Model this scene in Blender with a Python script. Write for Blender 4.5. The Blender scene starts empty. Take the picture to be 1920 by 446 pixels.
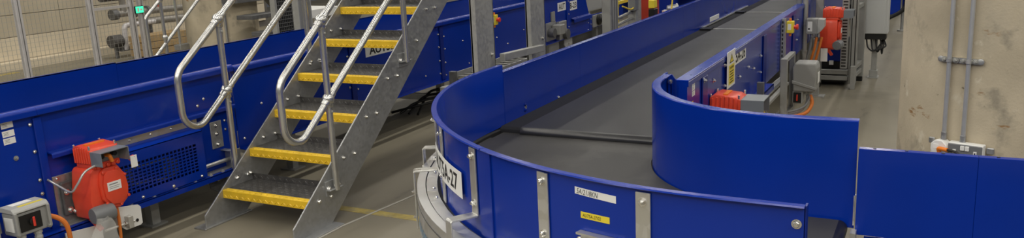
import bpy, bmesh, math, random
from mathutils import Vector, Matrix
random.seed(7)
PI = math.pi
scene = bpy.context.scene
col = scene.collection

# ------------------------------------------------------------------ camera
CAM_H = 1.69
def rot_rows(yaw, p, r):
    f = Vector((-math.sin(yaw)*math.cos(p), math.cos(yaw)*math.cos(p), -math.sin(p)))
    rt = Vector((math.cos(yaw), math.sin(yaw), 0))
    dn = f.cross(rt)
    return math.cos(r)*rt+math.sin(r)*dn, -math.sin(r)*rt+math.cos(r)*dn, f
rt, dn, fw = rot_rows(math.radians(27.67042568), math.radians(12.8400949), math.radians(2.6883787))
cam_d = bpy.data.cameras.new('camera')
cam = bpy.data.objects.new('camera', cam_d)
col.objects.link(cam)
cam_d.sensor_fit = 'HORIZONTAL'
cam_d.sensor_width = 36.0
cam_d.lens = 1545.18/1920*36.0
cam_d.clip_start = 0.02
cam.matrix_world = Matrix(((rt.x, -dn.x, -fw.x, 0), (rt.y, -dn.y, -fw.y, 0), (rt.z, -dn.z, -fw.z, CAM_H), (0, 0, 0, 1)))
scene.camera = cam

# ------------------------------------------------------------------ world, lights, exposure
world = bpy.data.worlds.new('hall_ambience')
scene.world = world
world.use_nodes = True
bg = world.node_tree.nodes['Background']
bg.inputs[0].default_value = (0.90, 0.93, 1.0, 1)
bg.inputs[1].default_value = 0.06
vs = scene.view_settings
vs.view_transform = 'Standard'
vs.look = 'None'
vs.gamma = 1.0
vs.use_curve_mapping = False
vs.exposure = 0.2
def strip_light(name, x, y, z, w, l, power, rot=0.0):
    d = bpy.data.lights.new(name, 'AREA')
    d.shape = 'RECTANGLE'; d.size = w; d.size_y = l; d.energy = power; d.color = (1.0, 0.955, 0.87)
    o = bpy.data.objects.new(name, d); o.location = (x, y, z); o.rotation_euler = (0, 0, rot)
    col.objects.link(o)
    return o
for lx, lk in ((-10.4,1.35), (-7.3,.85), (-4.2,.85), (-1.1,.9), (2.0,.95), (5.1,1.2)):     # continuous rows of linear luminaires
    for ly, lp in ((-4.4,118), (0.2,66), (4.8,48), (9.4,42), (14.0,38), (20.0,48), (26.0,48)):
        strip_light('ceiling_luminaire', lx, ly, 5.2, 0.22, 4.2, lp*lk)

# ------------------------------------------------------------------ mesh builder
class MB:
    def __init__(s): s.v = []; s.f = []
    def add(s, vs_, fs):
        o = len(s.v); s.v += [tuple(v) for v in vs_]; s.f += [tuple(i+o for i in f) for f in fs]; return s
    def box(s, x0, x1, y0, y1, z0, z1):
        return s.add([(x0,y0,z0),(x1,y0,z0),(x1,y1,z0),(x0,y1,z0),(x0,y0,z1),(x1,y0,z1),(x1,y1,z1),(x0,y1,z1)],
                     [(3,2,1,0),(4,5,6,7),(0,1,5,4),(1,2,6,5),(2,3,7,6),(3,0,4,7)])
    def obox(s, c, sx, sy, sz, m):
        vs_ = [Vector(c)+m@Vector((a*sx/2, b*sy/2, d*sz/2)) for d in (-1,1) for a,b in ((-1,-1),(1,-1),(1,1),(-1,1))]
        return s.add(vs_, [(3,2,1,0),(4,5,6,7),(0,1,5,4),(1,2,6,5),(2,3,7,6),(3,0,4,7)])
    def bar(s, p0, p1, w, h, up=(0,0,1)):
        p0 = Vector(p0); p1 = Vector(p1); d = (p1-p0).normalized(); u = Vector(up)
        if abs(d.dot(u)) > .98: u = Vector((1,0,0))
        a = d.cross(u).normalized(); b = a.cross(d).normalized()
        vs_ = [p+a*i*w/2+b*j*h/2 for p in (p0,p1) for i,j in ((-1,-1),(1,-1),(1,1),(-1,1))]
        return s.add(vs_, [(3,2,1,0),(4,5,6,7),(0,1,5,4),(1,2,6,5),(2,3,7,6),(3,0,4,7)])
    def cyl(s, p0, p1, r, n=16, r1=None):
        p0 = Vector(p0); p1 = Vector(p1); d = (p1-p0).normalized()
        u = Vector((0,0,1)) if abs(d.z) < .9 else Vector((1,0,0))
        a = d.cross(u).normalized(); b = d.cross(a).normalized(); r1 = r if r1 is None else r1
        vs_ = [p+(a*math.cos(2*PI*i/n)+b*math.sin(2*PI*i/n))*q for p,q in ((p0,r),(p1,r1)) for i in range(n)]
        fs = [(i,(i+1)%n,n+(i+1)%n,n+i) for i in range(n)]+[tuple(range(n))[::-1], tuple(range(n,2*n))]
        return s.add(vs_, fs)
    def lathe(s, p0, d, prof, n=16):
        # prof: list of (distance along d, radius)
        p0 = Vector(p0); d = Vector(d).normalized()
        u = Vector((0,0,1)) if abs(d.z) < .9 else Vector((1,0,0))
        a = d.cross(u).normalized(); b = d.cross(a).normalized(); m = len(prof)
        vs_ = [p0+d*t+(a*math.cos(2*PI*i/n)+b*math.sin(2*PI*i/n))*max(r,1e-4) for t,r in prof for i in range(n)]
        fs = [(k*n+i,k*n+(i+1)%n,(k+1)*n+(i+1)%n,(k+1)*n+i) for k in range(m-1) for i in range(n)]
        fs += [tuple(range(n))[::-1], tuple(range((m-1)*n, m*n))]
        return s.add(vs_, fs)
    def sphere(s, c, r, n=14, m=9, sc=(1,1,1)):
        prof = [(-r*math.cos(PI*k/m), r*math.sin(PI*k/m)) for k in range(m+1)]
        o = len(s.v); s.lathe((0,0,0), (0,0,1), prof, n)
        for i in range(o, len(s.v)):
            v = s.v[i]; s.v[i] = (c[0]+v[0]*sc[0], c[1]+v[1]*sc[1], c[2]+v[2]*sc[2])
        return s
    def tube(s, pts, r, n=12):
        pts = [Vector(p) for p in pts]; N = len(pts)
        tang = []
        for i in range(N):
            t = (pts[min(i+1,N-1)]-pts[max(i-1,0)]); tang.append(t.normalized())
        u = Vector((0,0,1)) if abs(tang[0].z) < .9 else Vector((1,0,0))
        a = tang[0].cross(u).normalized(); vs_ = []
        for i in range(N):
            a = (a-tang[i]*a.dot(tang[i])).normalized(); b = tang[i].cross(a)
            vs_ += [pts[i]+(a*math.cos(2*PI*k/n)+b*math.sin(2*PI*k/n))*r for k in range(n)]
        fs = [(i*n+k, i*n+(k+1)%n, (i+1)*n+(k+1)%n, (i+1)*n+k) for i in range(N-1) for k in range(n)]
        fs += [tuple(range(n))[::-1], tuple(range((N-1)*n, N*n))]
        return s.add(vs_, fs)
    def prism(s, poly, ax, a, b):
        # poly of 2d points on the other two axes (in order x,y,z without ax), extruded along ax from a to b
        def P(q, t):
            l = list(q); l.insert(ax, t); return tuple(l)
        n = len(poly)
        vs_ = [P(q,a) for q in poly]+[P(q,b) for q in poly]
        fs = [(i,(i+1)%n,n+(i+1)%n,n+i) for i in range(n)]+[tuple(range(n))[::-1], tuple(range(n,2*n))]
        return s.add(vs_, fs)
    def sweep(s, path, sec):
        # plan path [(x,y)], section polygon [(offset to the left, z)]
        path = [Vector(p) for p in path]; N = len(path); k = len(sec); vs_ = []
        for i in range(N):
            t0 = (path[i]-path[i-1]).normalized() if i else (path[1]-path[0]).normalized()
            t1 = (path[i+1]-path[i]).normalized() if i < N-1 else t0
            n0 = Vector((-t0.y,t0.x)); n1 = Vector((-t1.y,t1.x)); nm = (n0+n1).normalized(); sc = 1/max(.5,nm.dot(n0))
            vs_ += [(path[i].x+nm.x*o*sc, path[i].y+nm.y*o*sc, z) for o,z in sec]
        fs = [(i*k+j, i*k+(j+1)%k, (i+1)*k+(j+1)%k, (i+1)*k+j) for i in range(N-1) for j in range(k)]
        fs += [tuple(range(k))[::-1], tuple(range((N-1)*k, N*k))]
        return s.add(vs_, fs)
    def mesh(s, name, bevel=0.0, seg=1, smooth=False, angle=35):
        me = bpy.data.meshes.new(name)
        bm = bmesh.new()
        vv = [bm.verts.new(v) for v in s.v]
        for f in s.f:
            try: bm.faces.new([vv[i] for i in f])
            except ValueError: pass
        bmesh.ops.recalc_face_normals(bm, faces=bm.faces)
        if bevel > 0:
            ed = [e for e in bm.edges if len(e.link_faces) == 2 and e.calc_face_angle(0) > math.radians(30)]
            bmesh.ops.bevel(bm, geom=ed, offset=bevel, segments=seg, profile=.5, affect='EDGES', clamp_overlap=True)
        if smooth:
            for f in bm.faces: f.smooth = True
            for e in bm.edges:
                if len(e.link_faces) == 2 and e.calc_face_angle(0) > math.radians(angle): e.smooth = False
        bm.to_mesh(me); bm.free()
        return me
    def build(s, name, m, parent=None, bevel=0.0, seg=1, smooth=False, label=None, angle=35):
        me = s.mesh(name, bevel, seg, smooth, angle); me.materials.append(MAT[m])
        return link(name, me, parent, label=label)

WORLD = {}
def wloc(o): return WORLD.get(o.name, Vector((0,0,0)))
def link(name, me, parent=None, pos=(0,0,0), rot=None, label=None):
    o = bpy.data.objects.new(name, me); col.objects.link(o)
    pos = Vector(pos); WORLD[o.name] = pos
    if parent: o.parent = parent; o.location = pos-wloc(parent)
    else: o.location = pos
    if rot is not None:
        o.rotation_mode = 'QUATERNION'; o.rotation_quaternion = rot
    if label: o['label'] = label
    return o
def tag(o, label, cat, group=None):
    o['label'] = label; o['category'] = cat
    if group: o['group'] = group
    return o
def thing(name, label, cat, loc=(0,0,0), group=None):
    o = bpy.data.objects.new(name, None); col.objects.link(o); o.location = loc
    o.empty_display_size = .1
    WORLD[o.name] = Vector(loc); return tag(o, label, cat, group)
def struct(o): o['kind'] = 'structure'; return o
def copy_tree(o, parent=None, pos=None):
    c = o.copy(); col.objects.link(c); c.parent = parent
    WORLD[c.name] = Vector(pos) if pos is not None else wloc(o)
    if pos is not None: c.location = pos
    for ch in list(o.children): copy_tree(ch, c)
    return c
def fillet(pts, r, n=6):
    pts = [Vector(p) for p in pts]; out = [pts[0]]
    for i in range(1, len(pts)-1):
        a = (pts[i-1]-pts[i]); b = (pts[i+1]-pts[i]); la, lb = a.length, b.length; a.normalize(); b.normalize()
        ang = a.angle(b)
        if ang > 3.10: out.append(pts[i]); continue
        t = min(r/math.tan(ang/2), la*.48, lb*.48); rr = t*math.tan(ang/2)
        c = pts[i]+(a+b).normalized()*(rr/math.sin(ang/2))
        p0 = pts[i]+a*t; p1 = pts[i]+b*t; v0 = p0-c; v1 = p1-c; tot = v0.angle(v1)
        ax = v0.cross(v1).normalized()
        for k in range(n+1): out.append(c+Matrix.Rotation(tot*k/n, 3, ax)@v0)
    out.append(pts[-1]); return out
def arc(cx, cy, r, a0, a1, n):
    return [(cx+r*math.cos(math.radians(a0+(a1-a0)*k/n)), cy+r*math.sin(math.radians(a0+(a1-a0)*k/n))) for k in range(n+1)]
def spline(pts, n=8):
    P = [Vector(p) for p in pts]; P = [P[0]*2-P[1]]+P+[P[-1]*2-P[-2]]; out = []
    for i in range(1, len(P)-2):
        for k in range(n):
            t = k/n; a,b,c,d = P[i-1],P[i],P[i+1],P[i+2]
            out.append(.5*((2*b)+(c-a)*t+(2*a-5*b+4*c-d)*t*t+(3*b-a-3*c+d)*t**3))
    out.append(P[-2]); return out

# ------------------------------------------------------------------ materials
MAT = {}
def mat(name, color, rough=.5, metal=0.0, spec=.5, coat=0.0, noise=None, bump=None, alpha=None, trans=0.0, emit=None, ramp=None):
    """noise=(scale, amount): value mottling; bump=(scale, strength); ramp: list of (pos,color,scale) stains"""
    m = bpy.data.materials.new(name); m.use_nodes = True; nt = m.node_tree; p = nt.nodes['Principled BSDF']
    N = nt.nodes.new; L = nt.links.new
    p.inputs['Base Color'].default_value = (*color, 1); p.inputs['Roughness'].default_value = rough
    p.inputs['Metallic'].default_value = metal; p.inputs['Specular IOR Level'].default_value = spec
    p.inputs['Coat Weight'].default_value = coat; p.inputs['Coat Roughness'].default_value = .08
    if trans: p.inputs['Transmission Weight'].default_value = trans
    if alpha is not None: p.inputs['Alpha'].default_value = alpha
    if emit: p.inputs['Emission Color'].default_value = (*emit[0],1); p.inputs['Emission Strength'].default_value = emit[1]
    tc = N('ShaderNodeTexCoord'); geo = N('ShaderNodeNewGeometry')
    if noise:
        n = N('ShaderNodeTexNoise'); n.inputs['Scale'].default_value = noise[0]; n.inputs['Detail'].default_value = 6
        L(geo.outputs['Position'], n.inputs['Vector'])
        mr = N('ShaderNodeMapRange'); mr.inputs[1].default_value = .3; mr.inputs[2].default_value = .7
        mr.inputs[3].default_value = 1-noise[1]; mr.inputs[4].default_value = 1+noise[1]
        L(n.outputs['Fac'], mr.inputs[0])
        mx = N('ShaderNodeMix'); mx.data_type = 'RGBA'; mx.blend_type = 'MULTIPLY'; mx.inputs[0].default_value = 1
        mx.inputs[6].default_value = (*color,1); L(mr.outputs[0], mx.inputs[7])
        out = mx.outputs[2]
        if ramp:
            for sc, lo, hi, c2, strch in ramp:
                mp = N('ShaderNodeMapping'); mp.inputs['Scale'].default_value = strch; L(geo.outputs['Position'], mp.inputs['Vector'])
                n2 = N('ShaderNodeTexNoise'); n2.inputs['Scale'].default_value = sc; n2.inputs['Detail'].default_value = 8; n2.inputs['Roughness'].default_value = .62
                L(mp.outputs[0], n2.inputs['Vector'])
                m2 = N('ShaderNodeMapRange'); m2.inputs[1].default_value = lo; m2.inputs[2].default_value = hi; L(n2.outputs['Fac'], m2.inputs[0])
                x2 = N('ShaderNodeMix'); x2.data_type = 'RGBA'; L(m2.outputs[0], x2.inputs[0]); L(out, x2.inputs[6]); x2.inputs[7].default_value = (*c2,1)
                out = x2.outputs[2]
        L(out, p.inputs['Base Color'])
        r2 = N('ShaderNodeMapRange'); r2.inputs[3].default_value = max(.02, rough-noise[1]*.25); r2.inputs[4].default_value = min(1, rough+noise[1]*.25)
        L(n.outputs['Fac'], r2.inputs[0]); L(r2.outputs[0], p.inputs['Roughness'])
    if bump:
        b = N('ShaderNodeTexNoise'); b.inputs['Scale'].default_value = bump[0]; b.inputs['Detail'].default_value = 3
        L(geo.outputs['Position'], b.inputs['Vector'])
        bn = N('ShaderNodeBump'); bn.inputs['Strength'].default_value = bump[1]; bn.inputs['Distance'].default_value = .002
        L(b.outputs['Fac'], bn.inputs['Height']); L(bn.outputs[0], p.inputs['Normal'])
    MAT[name] = m; return m
def galv(name, color, rough=.42, metal=.75, amt=.22, sc=60):
    m = mat(name, color, rough, metal); nt = m.node_tree; p = nt.nodes['Principled BSDF']; N = nt.nodes.new; L = nt.links.new
    geo = N('ShaderNodeNewGeometry')
    v = N('ShaderNodeTexVoronoi'); v.inputs['Scale'].default_value = sc; L(geo.outputs['Position'], v.inputs['Vector'])
    n = N('ShaderNodeTexNoise'); n.inputs['Scale'].default_value = sc*.12; n.inputs['Detail'].default_value = 5; L(geo.outputs['Position'], n.inputs['Vector'])
    hs = N('ShaderNodeSeparateColor'); L(v.outputs['Color'], hs.inputs[0])
    ad = N('ShaderNodeMath'); ad.operation = 'ADD'; L(hs.outputs[0], ad.inputs[0]); L(n.outputs['Fac'], ad.inputs[1])
    mr = N('ShaderNodeMapRange'); mr.inputs[1].default_value = .3; mr.inputs[2].default_value = 1.5; mr.inputs[3].default_value = 1-amt; mr.inputs[4].default_value = 1+amt
    L(ad.outputs[0], mr.inputs[0])
    mx = N('ShaderNodeMix'); mx.data_type = 'RGBA'; mx.blend_type = 'MULTIPLY'; mx.inputs[0].default_value = 1; mx.inputs[6].default_value = (*color,1)
    L(mr.outputs[0], mx.inputs[7]); L(mx.outputs[2], p.inputs['Base Color'])
    r2 = N('ShaderNodeMapRange'); r2.inputs[1].default_value = .3; r2.inputs[2].default_value = 1.5; r2.inputs[3].default_value = rough-.1; r2.inputs[4].default_value = rough+.12
    L(ad.outputs[0], r2.inputs[0]); L(r2.outputs[0], p.inputs['Roughness'])
    return m
mat('blue', (.0020,.030,.325), .21, 0, .36, 0, noise=(3,.06), bump=(260,.014))
mat('blue_dark', (.0014,.018,.21), .34, 0, .34, 0, noise=(3,.06))
mat('belt', (.0095,.0095,.010), .40, 0, .42, noise=(2.2,.2), bump=(700,.15))
mat('belt_dusty', (.040,.039,.037), .50, 0, .4, noise=(3.0,.28), bump=(700,.2), ramp=[(2.4,.52,.75,(.085,.082,.076),(1,1,1))])
mat('skirt', (.010,.010,.011), .6, noise=(4,.2))
mat('floor', (.235,.211,.156), .5, 0, .35, noise=(1.1,.14), bump=(160,.15), ramp=[(.8,.55,.78,(.125,.115,.09),(1,1,1)),(7,.60,.8,(.085,.08,.066),(1,.25,1))])
mat('pillar', (.53,.46,.335), .85, 0, .25, noise=(3.2,.20), bump=(90,.5), ramp=[(1.7,.52,.75,(.40,.365,.29),(1,1,.6)),(5,.57,.72,(.29,.26,.20),(1,1,.8)),(9,.63,.70,(.66,.60,.47),(1,1,.7)),(26,.67,.74,(.20,.17,.12),(1,1,1)),(3.3,.655,.70,(.30,.17,.07),(1,1,2.6))])
mat('wall', (.50,.44,.33), .8, 0, .3, noise=(2,.08))
mat('wall_band', (.66,.58,.44), .8, 0, .3, noise=(2,.08))
mat('wall_dark', (.15,.14,.125), .8, 0, .3, noise=(2,.1))
galv('galv', (.43,.435,.435), .42, .72, .09, 60)
mat('galv_tube', (.62,.62,.60), .26, .85, .5, noise=(25,.05))
mat('roller_black', (.022,.022,.023), .30, 0, .6)
mat('conduit', (.52,.53,.54), .35, .45, .5, noise=(25,.05))
galv('galv_dull', (.40,.40,.38), .52, .55, .06, 60)
galv('galv_dark', (.14,.14,.14), .5, .4, .15, 40)
galv('zinc', (.66,.655,.62), .36, .80, .08, 30)
galv('fence_steel', (.60,.58,.58), .5, .35, .05, 20)
galv('alu', (.70,.70,.69), .34, .85, .05, 20)
mat('chrome', (.72,.71,.68), .22, .95, .5)
mat('tread_dark', (.11,.107,.103), .40, .5, .5, noise=(30,.25))
mat('yellow', (.82,.53,.025), .45, 0, .5, noise=(16,.10), ramp=[(40,.66,.78,(.30,.18,.03),(1,1,1))])
mat('yellow_plain', (.82,.66,.05), .45)
mat('yellow_line', (.42,.33,.10), .6, 0, .3, noise=(14,.3), ramp=[(9,.5,.7,(.27,.24,.17),(1,1,1))])
mat('red', (.76,.070,.030), .38, 0, .5, .1, noise=(20,.06))
mat('grey_cap', (.17,.175,.18), .4)
mat('grey_hood', (.23,.25,.27), .35, .3)
mat('red_dark', (.42,.035,.02), .45)
mat('grey_box', (.30,.30,.285), .45, noise=(9,.05))
mat('grey_light', (.42,.42,.40), .45)
mat('cabinet', (.50,.51,.50), .5)
mat('white', (.80,.80,.77), .5)
mat('paper', (.84,.84,.81), .6)
mat('black', (.008,.008,.008), .45)
mat('black_print', (.012,.012,.012), .6)
mat('grey_print', (.25,.25,.25), .7)
mat('text_blue', (.16,.30,.44), .5)
mat('orange', (.85,.23,.02), .45)
mat('orange_cable', (.72,.20,.03), .5)
mat('silver_cable', (.55,.54,.52), .3, .6)
mat('grey_cable', (.22,.22,.22), .5)
mat('yellow_cable', (.75,.55,.05), .5)
mat('red_knob', (.75,.05,.03), .35)
mat('dark_insul', (.09,.085,.08), .8)
mat('timber', (.42,.29,.14), .7, noise=(6,.15))
mat('pipe', (.33,.31,.28), .45, .5, noise=(5,.15))
mat('exit_green', (.02,.45,.22), .4, emit=((.05,.9,.45),1.1))
mat('bag', (.75,.75,.72), .25, 0, .5, alpha=.30)
mat('pale_grey', (.42,.40,.35), .7)

# shared small meshes ------------------------------------------------------
def bolt_mesh(r, name, m):
    b = MB(); b.cyl((0,0,0),(0,0,r*.35),r*1.45,14)
    b.lathe((0,0,r*.35),(0,0,1),[(0,r),(r*.75,r),(r*.95,r*.8)],6)
    b.cyl((0,0,r*1.2),(0,0,r*1.75),r*.5,8)
    me = b.mesh(name); me.materials.append(MAT[m]); return me
BOLT = bolt_mesh(.0066,'bolt','chrome'); BOLT_BIG = bolt_mesh(.0095,'bolt','chrome'); BOLT_STAIR = bolt_mesh(.0115,'bolt','chrome'); BOLT_DARK = bolt_mesh(.009,'bolt','galv_dull')
BOLT_BLUE = bolt_mesh(.008,'bolt','blue_dark')
def hole_mesh(r):
    b = MB(); b.cyl((0,0,-.001),(0,0,.0012),r,10); me = b.mesh('hole'); me.materials.append(MAT['black']); return me
HOLE = hole_mesh(.006); HOLE_BIG = hole_mesh(.010)
def bolt(parent, pos, normal=(1,0,0), me=None, name='bolt'):
    return link(name, me or BOLT, parent, pos, Vector((0,0,1)).rotation_difference(Vector(normal)))
def text_mesh(s, height, width=None, bold=.0, shear=0.0):
    c = bpy.data.curves.new('lettering','FONT'); c.body = s; c.size = 1.0; c.offset = bold; c.shear = shear; c.resolution_u = 3
    o = bpy.data.objects.new('lettering', c); col.objects.link(o)
    dg = bpy.context.evaluated_depsgraph_get(); me = bpy.data.meshes.new_from_object(o.evaluated_get(dg))
    bpy.data.objects.remove(o); bpy.data.curves.remove(c); me.name = 'lettering'
    xs = [v.co.x for v in me.vertices]; ys = [v.co.y for v in me.vertices]
    x0,x1,y0,y1 = min(xs),max(xs),min(ys),max(ys); k = height/(y1-y0); kx = k if width is None else width/(x1-x0)
    for v in me.vertices: v.co = Vector(((v.co.x-(x0+x1)/2)*kx, (v.co.y-(y0+y1)/2)*k, 0))
    return me
def put_text(s, parent, center, right, up, height, width=None, m='black_print', bold=.02, shear=0., bend=None, off=.0008, name='lettering'):
    me = text_mesh(s, height, width, bold, shear); R_ = Vector(right).normalized(); U = Vector(up).normalized(); Nn = R_.cross(U); c = Vector(center)
    for v in me.vertices:
        v.co = (bend(v.co.x, v.co.y) if bend else c+R_*v.co.x+U*v.co.y+Nn*off)
    me.materials.append(MAT[m]); return link(name, me, parent)


# ================================================================== setting
fl = struct(MB().box(-16,7,-5,34,-.1,0).build('floor','floor'))
MB().box(-3.135,-3.115,3.45,3.68,0,.004).bar((-3.125,3.68,.002),(-2.97,4.9,.002),.018,.004).build('pale_strip','pale_grey',fl,label='pale narrow strip running across the concrete floor')  # thin pale strip lying on the floor, bent partway along
ym = MB().box(-3.42,-2.35,3.925,4.0,0,.002).build('floor_marking','yellow_line')
tag(ym,'worn yellow painted line on the floor beside the stair foot','floor marking')

wl = struct(MB().box(-12.7,-12.45,1.0,13.0,-.05,3.2).build('wall_left','wall_dark'))
zs = [.12,.47,.80,1.13,1.46,1.79]
for j in range(len(zs)-1):
    for i in range(3):
        y0 = 6.15+i*2.25
        MB().box(-12.45,-12.415,y0+.004,y0+2.246,zs[j]+.004,zs[j+1]-.004).build('panel','wall_band' if j == 0 else 'wall',wl,bevel=.003)
struct(MB().box(-12.45,-12.20,6.15,12.0,0,.12).build('trim_1','wall_band'))
wb = struct(MB().box(-16,7,33.5,33.8,0,4.5).build('wall_back','wall_dark'))

# ---------------------------------------------------------------- right concrete pillar
PC = (.296,4.59); PR = .45
def pillar(name, c, r, h, label):
    n = 64; b = MB()
    zz = [0,.5,1.0,1.5,2.0,2.5,h]
    vs_ = [(c[0]+r*math.cos(2*PI*i/n), c[1]+r*math.sin(2*PI*i/n), z) for z in zz for i in range(n)]
    fs = [(k*n+i,k*n+(i+1)%n,(k+1)*n+(i+1)%n,(k+1)*n+i) for k in range(len(zz)-1) for i in range(n)]
    fs += [tuple(range(n))[::-1], tuple(range((len(zz)-1)*n,len(zz)*n))]
    b.add(vs_, fs); return tag(b.build(name,'pillar',smooth=True), label, 'pillar')
pillar('concrete_pillar',PC,PR,3.4,'stained round concrete pillar with two metal conduits and sockets on it')
pillar('concrete_pillar',(-8.37,7.90),.46,3.4,'round concrete pillar in the background behind the left handrail')

# ---------------------------------------------------------------- stair
SL, SR = -3.910, -3.20          # outer faces of the two stringers
st = thing('steel_stair','galvanised steel stair with yellow nosed chequer plate treads','stair',(-3.55,4.2,0))
RISE, GO, Y0 = .2005, .2594, 3.516
def stringer(x0, x1):
    top = 2.05
    fy = lambda z: 3.358+(z-.083)/.787
    by = lambda z: 3.680+z*1.235
    poly = [(3.357,0),(3.357,.083),(fy(top),top),(by(top),top),(by(0),0)]
    MB().prism(poly,0,x0,x1).build('stringer','galv',st,bevel=.0015)
    MB().box(x0-.07 if x0 < -3.5 else x0-.02, x1+.02 if x0 < -3.5 else x1+.07, 3.33,3.72,0,.010).build('foot_plate','galv',st,bevel=.002)
stringer(SL,SL+.010); stringer(SR-.010,SR)
# chequer plate lozenges: one shared mesh for the tread field, one for the nosing
def lozenge(b, c, ex, ey, en, L_, W_, H_):
    c = Vector(c); ex = Vector(ex); ey = Vector(ey); en = Vector(en)
    p = [c-ex*L_, c-ey*W_, c+ex*L_, c+ey*W_, c-ex*L_*.45+en*H_, c+ex*L_*.45+en*H_]
    b.add(p, [(0,1,4),(1,2,5),(1,5,4),(2,3,5),(3,0,4),(3,4,5)])
TW = (SR-.011)-(SL+.0105); TD = .262
def pattern(w, d, pitch, o, eu, ev, en, L_=.0125, W_=.0042, H_=.0016):
    b = MB(); nu = int(w/pitch); nv = int(d/pitch); o = Vector(o); eu = Vector(eu); ev = Vector(ev)
    for i in range(nu):
        for j in range(nv):
            s = 1 if (i+j)%2 else -1
            a = (eu+ev*s).normalized(); c = (eu*-s+ev).normalized()
            lozenge(b, o+eu*(pitch*(i+.5)+(w-nu*pitch)/2)+ev*(pitch*(j+.5)), a, c, en, L_, W_, H_)
    return b
tx0 = SL+.0105
nose = MB().prism([(0,-.050),(.004,-.050),(.004,-.004),(.045,-.004),(.045,0),(.003,0),(0,-.003)],0,tx0,tx0+TW).mesh('nosing'); nose.materials.append(MAT['yellow'])
pl_ = MB().prism([(.045,-.004),(TD,-.004),(TD,.038),(TD-.004,.038),(TD-.004,0),(.045,0)],0,tx0,tx0+TW).mesh('tread_plate'); pl_.materials.append(MAT['tread_dark'])
und = MB().box(tx0,tx0+.035,.02,TD-.01,-.040,-.004).box(tx0+TW-.035,tx0+TW,.02,TD-.01,-.040,-.004).mesh('tread_bracket'); und.materials.append(MAT['galv'])
pf = pattern(TW,TD-.05,.0265,(tx0,.047,0),(1,0,0),(0,1,0),(0,0,1))
pf.add(*(lambda q: (q.v, q.f))(pattern(TW,.04,.0265,(tx0,TD-.004,.004),(1,0,0),(0,0,1),(0,-1,0))))
pf = pf.mesh('chequer_pattern'); pf.materials.append(MAT['tread_dark'])
pn = pattern(TW,.045,.024,(tx0,0,-.048),(1,0,0),(0,0,1),(0,-1,0),.0135,.0050,.0036)
pn.add(*(lambda q: (q.v, q.f))(pattern(TW,.045,.024,(tx0,.002,0),(1,0,0),(0,1,0),(0,0,1),.0135,.0050,.0030)))
pn = pn.mesh('nosing_pattern'); pn.materials.append(MAT['yellow'])
for k in range(9):
    y, z = Y0+GO*k, RISE*(k+1)
    tp = link('tread', pl_, st, (0,y,z))
    link('nosing', nose, tp, (0,y,z), label='yellow chequered nosing')
    link('tread_bracket', und, tp, (0,y,z))
    a = link('chequer_pattern', pf, tp, (0,y,z)); a['kind'] = 'stuff'
    a = link('nosing_pattern', pn, tp, (0,y,z)); a['kind'] = 'stuff'
    for yy, dz in ((.075,-.02),(.185,-.02)):
        bolt(st,(SR,y+yy,z+dz),(1,0,0),BOLT_BIG); bolt(st,(SL+.010,y+yy+.06,z+.045),(1,0,0),BOLT_BIG)
# handrails on the stringers
def handrail(x, fwd, ys, ztop, zmid, label_side, off):
    SLP = .772
    hr = 'handrail'
    up = lambda y: ztop+(y-ys[0])*SLP
    lo = lambda y: zmid+(y-ys[0])*SLP
    yf = ys[0]-fwd
    ye = ys[0]+1.75
    pts = [(x,ye,up(ye)),(x,yf,up(yf)),(x,yf+.003,lo(yf)),(x,ye,lo(ye))]
    path = fillet(pts,.118,10)
    t = MB().tube(path,.0205,16).build(hr,'galv_tube',st,smooth=True,label=label_side)
    for q, y in enumerate(ys):
        base = up(y)-1.02
        p = MB().tube([(x,y,base),(x,y,up(y))],.0195,14).build('post','galv_tube',st,smooth=True)
        for z in (up(y), lo(y)):
            b = MB(); b.sphere((x,y,z),.036,18,12)
            d = Vector((0,1,SLP)).normalized()
            for s in (-1,1): b.lathe(Vector((x,y,z))+d*s*.022, d*s, [(0,.026),(.026,.0255),(.030,.0235)],16)
            b.lathe(Vector((x,y,z))-Vector((0,0,.020)),(0,0,-1),[(0,.026),(.026,.0255),(.030,.022)],16)
            b.build('ball_joint','galv_tube',p,smooth=True,angle=50)
            MB().lathe((x+.0185,y,z-.075),(1,0,0),[(0,.008),(.006,.008),(.008,.005)],8).build('set_screw','galv_dull',p,smooth=True)
        # flat clamp plate
        x0, x1 = (x-.024, x+.024)
        MB().box(min(x,off)-.002,max(x,off)+.002,y-.062,y+.062,base+.004,base+.012).box(off-.004,off+.006,y-.065,y+.065,base-.030,base+.062).build('clamp_plate','galv',p,bevel=.002)
        for dy in (-.045,.047): bolt(p,(off+.006,y+dy,base+.018),(1,0,0),BOLT_STAIR)
handrail(-3.165,.393,(3.722,4.557),1.238,.776,'galvanised tubular handrail on the near side',-3.198)
handrail(-3.945,.362,(3.690,4.490),1.244,.800,'galvanised tubular handrail on the far side',-3.912)

# ================================================================== left conveyor (near unit)
LX = -4.15
def lip(b, x, y0, y1, z):
    """rolled top lip of a side panel, sloping outwards"""
    q = [(x+.014+.020*math.cos(math.radians(90-15*k)), z+.005+.020*math.sin(math.radians(90-15*k))) for k in range(7)]
    return b.prism([(x-.010,z+.012),(x-.010,z+.025)]+q+[(x+.034,z-.018),(x+.029,z-.018),(x+.029,z+.005),(x+.020,z+.014)],1,y0,y1)
c1 = thing('belt_conveyor','long blue belt conveyor with red gear motor at the left edge','conveyor',(-4.65,2.8,0))
def side_panel(par, x, y0, y1, z0, z1, m='blue'):
    return MB().box(x-.006,x,y0+.0015,y1-.0015,z0,z1).build('side_panel',m,par)
side_panel(c1,LX,1.2,2.57,.21,.900); side_panel(c1,LX,2.57,3.93,.21,.900)
for a,b in ((1.2,2.57),(2.57,3.93)):
    lip(MB(),LX,a+.0008,b-.0008,.892).build('top_lip','blue',c1,smooth=True)
MB().box(LX,LX+.014,2.555,2.60,.24,.858).build('flange','blue',c1,bevel=.003)
for z in (.828,.684,.53,.455): bolt(c1,(LX+.004,2.540,z),(1,0,0),BOLT)
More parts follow.
